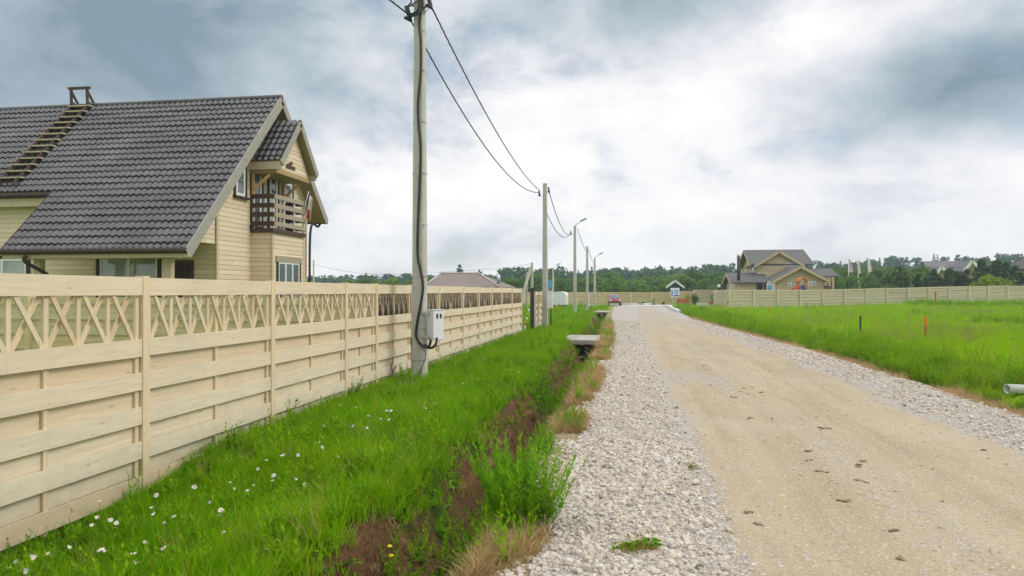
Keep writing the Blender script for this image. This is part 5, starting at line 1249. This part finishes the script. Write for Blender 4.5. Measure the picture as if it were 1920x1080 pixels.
def stones(n, x0, x1, y0, y1, s0, s1, thr, pw=1.0):
    X, Y = pts(n, x0, x1, y0, y1, pw); zz = zones(X, Y); keep = (zz > thr[0]+(thr[1]-thr[0])*RNG.uniform(0, 1, n)) & (X < road_r(Y)+.12)
    keep &= (X > road_l(Y)-.12+.14*RNG.normal(0, 1, n))
    S = s0*np.clip(np.exp(RNG.normal(-.05, .38, n)), .4, 1.9)*(s1/s0)**((Y-y0)/(y1-y0)); return X[keep], Y[keep], S[keep]
sp3 = [stones(14500, -1.1, 1.25, 2.2, 9, .042, .046, (.35, 1.0)), stones(14500, -1.2, 1.2, 9, 24, .046, .056, (.45, .98)), stones(11000, 2.9, 6.0, 6, 24, .048, .06, (.5, 1.0)), stones(9000, 2.4, 5.8, 20, 48, .055, .08, (.5, 1.0)), stones(4500, .7, 5, 2.5, 26, .022, .034, (-1.6, 1.0)), stones(5000, -2, 1.2, 24, 46, .055, .08, (.4, .95))]
X = np.concatenate([p[0] for p in sp3]); Y = np.concatenate([p[1] for p in sp3]); S = np.concatenate([p[2] for p in sp3]); onroad = (X > road_l(Y)) & (X < road_r(Y))
Z = np.where(onroad, road_z(X, Y), height(X, Y))+S*RNG.uniform(-.14, .13, len(X)); P = np.stack([X, Y, Z], -1); ok = in_view(P, 300); n = ok.sum(); print('gravel', n)
scatter('gravel', P[ok], np.stack([RNG.normal(0, .5, n), RNG.normal(0, .5, n), RNG.uniform(0, 6.28, n)], -1), np.repeat(S[ok][:, None], 3, 1)*RNG.uniform(.8, 1.25, (n, 3)), RNG.integers(0, 10, n), ROCKS, 'pale crushed limestone spread along both shoulders of the road', 'gravel')
# dark clods and dead leaves lying on the road
m, nt, b, v = start('brown_clod'); nt.links.new(ramp(nt, noise(nt, v, 9, 4), [(.3, (.14, .085, .045)), (.7, (.32, .22, .125))]), b.inputs['Base Color']); b.inputs['Roughness'].default_value = .95
CL = []
for s in range(3):
    o = rock(400+s); o.data.materials.clear(); o.data.materials.append(m); CL.append(o)
SPOT = [(1215, 760), (1222, 764), (1208, 757), (1335, 722), (1372, 741), (1380, 746), (1403, 727), (1392, 736), (1398, 739), (1432, 737), (1408, 785), (1450, 785), (1540, 804), (1550, 802), (1508, 845), (1536, 884), (1518, 864), (1607, 875), (1620, 866), (1825, 792), (1838, 789), (1832, 794), (1240, 738), (1236, 731), (1218, 742), (1545, 884), (1576, 938), (1585, 941), (1690, 1050), (1606, 903), (1400, 960), (1672, 996), (1420, 982), (1895, 810), (1880, 812), (1845, 845), (1320, 685), (1318, 690), (1205, 745)]
P = []; 
for px, py in SPOT:
    for k in range(2): p = at(px+RNG.normal(0, 5), py+RNG.normal(0, 1.5), z=.04); P.append((p.x, p.y, hr(p.x, p.y)+.006))
n = len(P); scatter('dirt_clods', P, np.stack([RNG.normal(0, .2, n), RNG.normal(0, .2, n), RNG.uniform(0, 6.28, n)], -1), np.stack([RNG.uniform(.04, .12, n), RNG.uniform(.03, .07, n), RNG.uniform(.012, .03, n)], -1), RNG.integers(0, 3, n), CL, 'brown clods and dead leaves lying on the road', 'clods')
# mossy patches between the stones
MO = [blades(40, .01, .035, .09, .012, leafy('moss', (.16, .15, .02), (.30, .26, .04), .2), .9, 2, 500), leaf_tuft(14, .06, .05, .03, GB, 501)]
P = []
for px, py, sx, k in ((1200, 1026, 22, 14), (1190, 1032, 10, 8), (1297, 878, 5, 4), (1215, 1020, 14, 8)):
    for j in range(k): p = at(px+RNG.normal(0, sx), py+RNG.normal(0, 4), z=.05); P.append((p.x, p.y, hr(p.x, p.y)+.02))
n = len(P); scatter('moss', P, np.stack([np.zeros(n), np.zeros(n), RNG.uniform(0, 6.28, n)], -1), np.full((n, 3), .75), RNG.integers(0, 2, n), MO, 'yellow green moss patch between the stones of the left shoulder', 'moss')

# ---- individual weeds
def plant(px, py, proto, s, name, label, group=None, d=None, z=None):
    p = at(px, py, z=-.05 if z is None else z) if d is None else at(px, py, d=d)
    o = proto.copy(); COL.objects.link(o); o.name = name; zg = hz(p.x, p.y) if p.x < road_l(p.y) or p.x > road_r(p.y) else hr(p.x, p.y)
    o.location = (p.x, p.y, zg-.02); o.scale = (s, s, s); o.rotation_euler = (0, 0, RNG.uniform(0, 6.28)); return tag(o, label, 'plant', group)
BUSH = stalk_tuft(95, .76, .36, GBUSH, 600, .017, .085, .0135); BUSH2 = stalk_tuft(22, .5, .16, GBUSH, 601, .024, .08, .026); TALLST = stalk_tuft(5, .62, .09, GBUSH, 602, .03, .10, .04); LEAFY = leaf_tuft(26, .42, .14, .10, GB, 603); FERN = stalk_tuft(12, .42, .14, G3, 604, .05, .12, .05)
plant(985, 1002, BUSH, 1.0, 'feathery_weed', 'big bushy feathery green weed at the near edge of the gravel')
plant(1020, 862, BUSH2, .85, 'feathery_weed', 'medium leafy weed right behind the big feathery weed')
plant(955, 870, TALLST, 1.0, 'feathery_weed', 'tall slender weed stalk rising behind the big feathery weed')
plant(1068, 808, FERN, .55, 'leafy_weed', 'small weed alone on the dry berm beside the gravel')
plant(995, 800, FERN, .9, 'leafy_weed', 'dark weed in the ditch beyond the big feathery weed')
plant(1078, 735, BUSH2, .8, 'feathery_weed', 'bright weed clump on the ditch edge below the concrete slab')
plant(1112, 650, LEAFY, 1.7, 'leafy_weed', 'low green clump growing beside the concrete slab')
plant(1062, 662, FERN, 1.3, 'leafy_weed', 'dark weed hanging in front of the concrete slab on its lawn side')
plant(890, 935, BUSH2, .8, 'feathery_weed', 'pale green weed left of the big feathery weed in the ditch')
plant(840, 1010, FERN, .8, 'leafy_weed', 'dark low weed on the ditch floor in front')
plant(935, 760, BUSH2, .7, 'feathery_weed', 'dark tuft on the bank left of the bare brown slope', z=0)
plant(575, 765, BUSH2, .62, 'fence_weed', 'dark leafy stalks against the fence below the third post', z=0)
plant(525, 790, FERN, 1.5, 'fence_weed', 'bushy dark weed at the foot of the third fence post', z=0)
plant(440, 815, LEAFY, 1.15, 'fence_weed', 'broad drooping green leaf clump at the foot of the second panel', z=0)
plant(310, 900, FERN, .7, 'fence_weed', 'small weed beside the foot of the near post', z=0)
plant(245, 905, TALLST, .62, 'fence_weed', 'slim weed stalks left of the near post', z=0)
plant(105, 985, TALLST, .55, 'fence_weed', 'slim weed stalks in front of the nearest panel', z=0)
plant(160, 960, FERN, .6, 'fence_weed', 'short weed in front of the nearest panel', z=0)
plant(500, 775, TALLST, .8, 'fence_weed', 'thin dry looking stalks just left of the third fence post', z=0)
m_ = wood('dead_stick', (.16, .09, .04), 'z', knots=False); q = MB(); b_ = at(735, 720, z=0); q.tube([b_, b_+Vector((.01, 0, .22)), b_+Vector((-.02, 0, .42))], .018, 6, r1=.012); q.tube([b_+Vector((.01, 0, .22)), b_+Vector((.08, .02, .36))], .012, 6)
tag(q.build('dead_stem', m_), 'short brown forked dead stem in front of the shaded fence panel', 'stem')
# yellow flowered stalk by the third post
q = MB(); b_ = at(520, 745, z=0); tp = at(536, 678, d=b_.y*.99+.8)
b_.z = hz(b_.x, b_.y); tp = b_+Vector((.10, .05, .62)); q.tube(smooth_path([b_, b_.lerp(tp, .5)+Vector((-.03, 0, 0)), tp]), .006, 5)
for k in range(9): a = RNG.uniform(0, 6.28); e = tp+Vector((math.cos(a)*.05, math.sin(a)*.05, RNG.uniform(-.02, .02))); q.tube([tp-Vector((0, 0, .07)), e], .003, 4); q.lathe(e, [(.004, -.006), (.016, 0), (.012, .008), (.003, .011)], 7, 1)
tag(q.build('yellow_flower', [GBUSH, M('yellow_petal', (.75, .50, .02), .7, .15, 30)]), 'yellow flower heads on a thin stalk before the third fence panel', 'flower')
# ---- daisies
def daisy(seed, cup=0.):
    r = random.Random(seed); q = MB(); h = .22; tilt = Vector((r.uniform(-.5, .6), -r.uniform(-.1, .7), 1)).normalized()
    top = Vector((r.uniform(-.02, .02), r.uniform(-.02, .02), h)); q.tube(smooth_path([Vector((0, 0, 0)), Vector((r.uniform(-.02, .02), 0, h*.5)), top]), .0022, 5)
    a = tilt.orthogonal().normalized(); c = tilt.cross(a); n = 15
    for k in range(n):
        t = 2*math.pi*k/n; d = a*math.cos(t)+c*math.sin(t); s_ = tilt.cross(d); L = .021*r.uniform(.85, 1.1); dr = tilt*(r.uniform(-.006, .004)+cup*L)
        q.add([top+d*.004-s_*.0018, top+d*L*.6-s_*.0042+dr*.5, top+d*L-s_*.002+dr, top+d*L+s_*.002+dr, top+d*L*.6+s_*.0042+dr*.5, top+d*.004+s_*.0018], [(0, 1, 2, 3, 4, 5)], 1)
    ring = [top+tilt*.002+(a*math.cos(k*.785)+c*math.sin(k*.785))*.0075 for k in range(8)]; cap = [top+tilt*.006+(a*math.cos(k*.785)+c*math.sin(k*.785))*.0045 for k in range(8)]
    q.add(ring+cap, [tuple(range(8, 16))]+[(k, (k+1) % 8, 8+(k+1) % 8, 8+k) for k in range(8)], 2); return q.build('daisy', [GBUSH, M('daisy_petal', (.74, .74, .72), .7, .03, 30, bmp=0), M('daisy_eye', (.72, .48, .03), .8, .2, 60)], fix=False)
DA = [daisy(s, c_) for s, c_ in enumerate((0, .15, .9, -.35, 0, .4))]; used = set()
def put_daisy(px, py, i):
    p = at(px, py, z=.17); p = at(px, py, z=hz(p.x, p.y)+.19); p = at(px, py, z=hz(p.x, p.y)+.19); k = i % 6
    if k not in used: o = DA[k]; used.add(k)
    else: o = DA[k].copy(); COL.objects.link(o)
    o.location = (p.x, p.y, hz(p.x, p.y)+RNG.uniform(-.03, .03)); s_ = RNG.uniform(.72, 1.15); o.scale = (s_,)*3; o.rotation_euler = (RNG.normal(0, .28), RNG.normal(0, .28), RNG.uniform(-1.2, 1.2))
    tag(o, 'small white daisy with yellow eye in the lawn grass before the near fence', 'flower', 'white daisies in the lawn strip')
DL = [(150, 984), (212, 980), (286, 972), (320, 972), (246, 1045), (152, 1040), (272, 1034), (308, 1035), (66, 1054), (190, 1052), (335, 948), (362, 905), (384, 959), (410, 962), (440, 897), (456, 903), (346, 982), (437, 894), (500, 868), (494, 862), (212, 965), (188, 943), (247, 967), (275, 940), (300, 925), (180, 960), (80, 1075), (430, 985), (486, 1048), (520, 895), (548, 900), (575, 905), (600, 805), (606, 812), (624, 796), (594, 826), (598, 834), (670, 798), (710, 790), (738, 777), (742, 776), (748, 783), (700, 775), (690, 780), (806, 765), (808, 764), (640, 770), (660, 765), (725, 768), (528, 895), (552, 905), (577, 886), (580, 888), (675, 800), (130, 1010), (40, 1040), (20, 1066), (110, 1030), (230, 1000), (264, 1012), (720, 770), (730, 785), (735, 772), (860, 717), (866, 720), (530, 868), (560, 850), (620, 850), (410, 930), (465, 920)]
for i, (px, py) in enumerate(DL): put_daisy(px, py, i)
YD = M('dandelion', (.78, .60, .02), .8, .1, 40)
q = MB(); q.tube([(0, 0, 0), (.01, 0, .2)], .003, 5); q.lathe((.01, 0, .2), [(.003, -.008), (.018, -.002), (.02, .004), (.012, .010), (.003, .012)], 9, 1); D0 = q.build('dandelion', [GBUSH, YD])
for i, (px, py) in enumerate(((728, 935), (731, 938), (896, 717), (1010, 696), (996, 668), (972, 703), (955, 699), (1004, 690))):
    o = D0 if i == 0 else D0.copy()
    if i: COL.objects.link(o)
    p = at(px, py, z=.17); o.location = (p.x, p.y, hz(p.x, p.y)-.02); o.scale = (1.2,)*3; tag(o, 'little yellow dandelion in the lawn strip between near fence and ditch', 'flower', 'yellow dandelions in the lawn strip')
# ================================================================== TREES
L1 = leafy('broadleaf_crown', (.055, .13, .018), (.17, .31, .042), .25, .25)
L2 = leafy('light_crown', (.075, .15, .02), (.21, .32, .05), .25, .25)
L3 = leafy('pine_needles', (.035, .09, .022), (.11, .19, .042), .2, .3)
L4 = leafy('yellow_green_leaf', (.14, .22, .012), (.30, .36, .03), .3, .6)
L5 = leafy('far_wood_leaf', (.04, .105, .04), (.115, .22, .078), .2, .05)
def quads(C, S, r, flat=.0):
    """one leaf spray (quad) per centre"""
    n = len(C); a = r.normal(0, 1, (n, 3)); a /= np.linalg.norm(a, axis=1, keepdims=True); b_ = r.normal(0, 1, (n, 3)); b_ -= a*(a*b_).sum(1, keepdims=True); b_ /= np.linalg.norm(b_, axis=1, keepdims=True)
    if flat: a[:, 2] *= flat; b_[:, 2] *= flat
    S = np.asarray(S)[:, None]; a = a*S*.5; b_ = b_*S*.36
    V = np.stack([C-a, C+b_, C+a, C-b_], 1).reshape(-1, 3); F = np.arange(4*n).reshape(n, 4); return V, F
def broad_crown(seed, h, w, n, leaf, base=.22, lumps=11):
    r = np.random.default_rng(seed); C = []
    ctr = []
    for i in range(lumps):
        t = r.uniform(0, 1); z = h*(base+(1-base)*(.12+.80*t)); rr_ = w*.5*(1-abs(t-.42)*1.15)*r.uniform(.3, 1); a = r.uniform(0, 6.28); ctr.append((rr_*math.cos(a), rr_*math.sin(a), z, w*r.uniform(.17, .30)))
    for i in range(n):
        cx, cy, cz, cr = ctr[r.integers(lumps)]; d = r.normal(0, 1, 3); d /= np.linalg.norm(d); q_ = cr*r.uniform(.35, 1)**.4; C.append((cx+d[0]*q_, cy+d[1]*q_, cz+d[2]*q_*.85))
    return quads(np.array(C), leaf*r.uniform(.6, 1.35, n), r)
def cone_crown(seed, h, w, n, leaf, base=.1, tiers=9, ragged=.25):
    r = np.random.default_rng(seed); t = r.uniform(0, 1, n)**.8; k = np.floor(t*tiers)/tiers; f = t*tiers % 1
    R_ = w*.5*(1-t)**.8*(1.1-.45*f)*(1-ragged*r.uniform(0, 1, n)); a = r.uniform(0, 6.28, n); q_ = R_*r.uniform(.3, 1, n)**.5
    z = h*(base+(1-base)*t)-.12*q_; return quads(np.stack([q_*np.cos(a), q_*np.sin(a), z], -1), leaf*r.uniform(.6, 1.3, n)*(1.15-.5*t), r, .6)
def pine_crown(seed, h, w, n, leaf, base=.25):
    r = np.random.default_rng(seed); C = []; nb = 22
    br = [(r.uniform(0, 1), r.uniform(0, 6.28)) for _ in range(nb)]
    for i in range(n):
        t, a = br[r.integers(nb)]; L = w*.5*(1-.8*t)*(.55+.45*math.sin(a*3+seed)); s_ = r.uniform(.25, 1)**.6; z = h*(base+(1-base)*t)+.16*L*s_
        p = np.array([math.cos(a)*L*s_, math.sin(a)*L*s_, z])+r.normal(0, w*.05, 3); C.append(p)
    return quads(np.array(C), leaf*r.uniform(.6, 1.3, n), r, .7)
def trunk_mesh(seed, h, r0, limbs=5):
    r = random.Random(seed); q = MB(); q.tube([(0, 0, -.3), (r.uniform(-.1, .1), r.uniform(-.1, .1), h*.4), (r.uniform(-.2, .2), r.uniform(-.2, .2), h*.85)], r0, 7, r1=r0*.25)
    for i in range(limbs):
        z = h*r.uniform(.3, .7); a = r.uniform(0, 6.28); L = h*.22; q.tube([(0, 0, z), (math.cos(a)*L, math.sin(a)*L, z+L*.8)], r0*.4, 5, r1=r0*.1)
    return q
TREE = {}
def tree_proto(key, vf, mat, h, r0, limbs):
    crown = np_mesh('crown', vf[0], vf[1], mat, None, False, link=False)
    t = trunk_mesh(len(TREE), h, r0, limbs); tm = t.build('trunk', BARK); COL.objects.unlink(tm); TREE[key] = (crown, tm)
for s in range(4): tree_proto(('b', s), broad_crown(700+s, 6, 5.2, 2300, .42, .08, 15), L1 if s % 2 else L2, 6, .16, 6)
for s in range(3): tree_proto(('p', s), pine_crown(720+s, 9, 5.6, 3000, .62, .03), L3, 9, .17, 8)
for s in range(2): tree_proto(('c', s), cone_crown(740+s, 9, 3.8, 1500, .40, .04), L3, 9, .14, 2)
tree_proto(('y', 0), broad_crown(760, 2.0, 3.6, 620, .32, .02, 9), L4, 1.6, .05, 6)
tree_proto(('r', 0), broad_crown(761, 1.7, 1.3, 900, .14, .18, 8), L3, 1.3, .06, 4)
tree_proto(('s', 0), broad_crown(762, 1.6, 1.5, 700, .14, .05, 8), L4, 1.2, .04, 4)
NT = [0]
def tree(key, x, y, s, label, group=None, cat='tree', name='tree', sz=None):
    root = thing(name, label, cat, (x, y, hz(x, y)), group); root.rotation_euler = (0, 0, RNG.uniform(0, 6.28)); root.scale = (s, s, sz or s)
    for src, nm in zip(TREE[key], ('crown', 'trunk')):
        c = src.copy(); COL.objects.link(c); c.name = nm; c.parent = root
    NT[0] += 1; return root
H0 = {'b': 6.0, 'p': 9.2, 'c': 9.3, 'y': 2.1, 'r': 1.75, 's': 1.7}
def tree_px(key, px, ytop, d, label, group=None, w=1.0, **k):
    p = at(px, 545, d=d); t = at(px, ytop, d=d); g = hz(p.x, p.y); s = (t.z-g)/H0[key[0]]
    return tree(key, p.x, p.y, s*w, label, group, sz=s, **k)
# the tree line across the middle distance, left and behind the road's end
r = random.Random(21)
for i in range(46):
    px = 570+(1400-570)*(i+.5)/46+r.uniform(-7, 7)
    base = np.interp(px, [570, 760, 900, 1000, 1150, 1250, 1400], [530, 527, 522, 520, 517, 518, 513]); k = r.random()
    lab = 'bushy green tree in the wooded line behind the far timber fence'
    tree_px(('b', r.randrange(4)), px, base+r.uniform(-4, 6), r.uniform(138, 185), lab, 'bushy trees behind the far fence', r.uniform(1.1, 1.6))
for px in (1228, 1246): tree_px(('b', 0), px, 533+r.uniform(-2, 3), 127, 'bushy green tree in the wooded line behind the far timber fence', 'bushy trees behind the far fence', 1.1)
# right side: broadleaf and pine trees behind the long fence
for i in range(16):
    px = 1560+(1745-1560)*(i+.5)/16+r.uniform(-5, 5)
    tree_px(('b', r.randrange(4)), px, np.interp(px, [1560, 1640, 1745], [512, 508, 510])+r.uniform(-6, 8), r.uniform(118, 160), 'bushy tree behind the flag poles on the right', 'bushy trees behind the flag poles', r.uniform(.95, 1.3))
for i, (px, yt) in enumerate(((1700, 517), (1722, 514), (1745, 512), (1765, 520), (1783, 509), (1800, 516), (1818, 521), (1840, 489), (1852, 500), (1868, 485), (1886, 493), (1900, 499), (1926, 503), (1950, 490), (1690, 500), (1800, 526), (1850, 520), (1880, 515), (1735, 519), (1755, 523), (1775, 518), (1792, 520), (1808, 514), (1829, 512), (1845, 508), (1905, 508), (1915, 512), (1860, 512), (1752, 506), (1778, 503), (1797, 508), (1813, 506), (1835, 503))):
    tree_px(('p', i % 3), px, yt, r.uniform(100, 109), 'dark green pine around the white gabled house on the right', 'pines before the white gabled house', 1.15)
for i, (px, yt, w_) in enumerate(((1846, 525, .8), (1858, 520, 1.0), (1874, 524, .8), (1886, 527, .7))):
    tree_px(('y', 0), px, yt, 94+i*.4, 'bright yellow green shrub rising over the long weathered fence', 'yellow green shrubs over the weathered fence', w_*.75, cat='shrub', name='shrub')
tree_px(('s', 0), 1289, 551, 93, 'yellow green shrub beside the orange brown bench', None, .9, cat='shrub', name='shrub')
RT = tree_px(('r', 0), 1302, 551, 91, 'dark clipped round tree in a black pot beside the bench', None, 1.0)
p_ = at(1302, 575, d=91); q = MB(); q.lathe((p_.x, p_.y-.02, hz(p_.x, p_.y)), [(.2, -.03), (.27, .55), (.31, .57), (.31, .66), (.24, .66)], 14); tag(q.build('plant_pot', DARKPOST), 'black pot holding the dark clipped round tree', 'pot')
tree_px(('s', 0), 1336, 549, 96, 'dark green shrub left of the lamp post', None, .7, cat='shrub', name='shrub')
tree_px(('s', 0), 1225.5, 557, 95.3, 'little yellow green shrub in the low grey planter', None, .5, cat='shrub', name='shrub')
# ---- the far wooded hill: one mass
Vs = []; Fs = []; off = 0; r2 = np.random.default_rng(33)
bank = [broad_crown(800+s, 10, 7.5, 240, 1.5, .02, 9) for s in range(7)]+[cone_crown(820+s, 13, 5, 230, 1.25, .02) for s in range(4)]+[pine_crown(830+s, 13, 6, 230, 1.3, .2) for s in range(2)]
for row in range(8):
    Yr = 232+row*26; n = int(np.interp(row, [0, 7], [86, 150]))
    for i in range(n):
        x = np.interp(i+r2.uniform(-.4, .4), [0, n-1], [-.70*Yr-30, .66*Yr+60]); y = Yr+r2.uniform(-10, 10); g = hz(x, y)
        k = r2.integers(len(bank)) if r2.uniform() < .75 else r2.integers(7); V, F_ = bank[k]; s = r2.uniform(.7, 1.05)*(1.0 if k < 7 else .82)*(1.0 if row else .8); a = r2.uniform(0, 6.28)
        rise = 1.0 if x > -60 else .8
        W_ = np.stack([(V[:, 0]*math.cos(a)-V[:, 1]*math.sin(a))*s*1.15+x, (V[:, 0]*math.sin(a)+V[:, 1]*math.cos(a))*s*1.15+y, V[:, 2]*s*rise+g-.5], -1)
        Vs.append(W_); Fs.append(F_+off); off += len(V)
o = np_mesh('far_wood', np.concatenate(Vs), np.concatenate(Fs), L5); tag(o, 'far dark wooded hill along the whole horizon', 'wood', None, 'stuff')
print('trees', NT[0], 'wood faces', off//4)

# ---- the air: thin even haze from the camera to the wooded hill
HAZE = .00055
q = MB(); q.box((-700, -110, -4.5), (700, 700, 48))
m = bpy.data.materials.new('haze_air'); m.use_nodes = True; nt = m.node_tree; nt.nodes.clear()
o_ = nt.nodes.new('ShaderNodeOutputMaterial'); pv = nt.nodes.new('ShaderNodeVolumePrincipled'); pv.inputs['Color'].default_value = (.72, .88, 1, 1); pv.inputs['Density'].default_value = HAZE; pv.inputs['Anisotropy'].default_value = 0.0
nt.links.new(pv.outputs[0], o_.inputs['Volume'])
o = q.build('haze', m); tag(o, 'thin pale haze in the air over the fields', None, None, 'stuff')
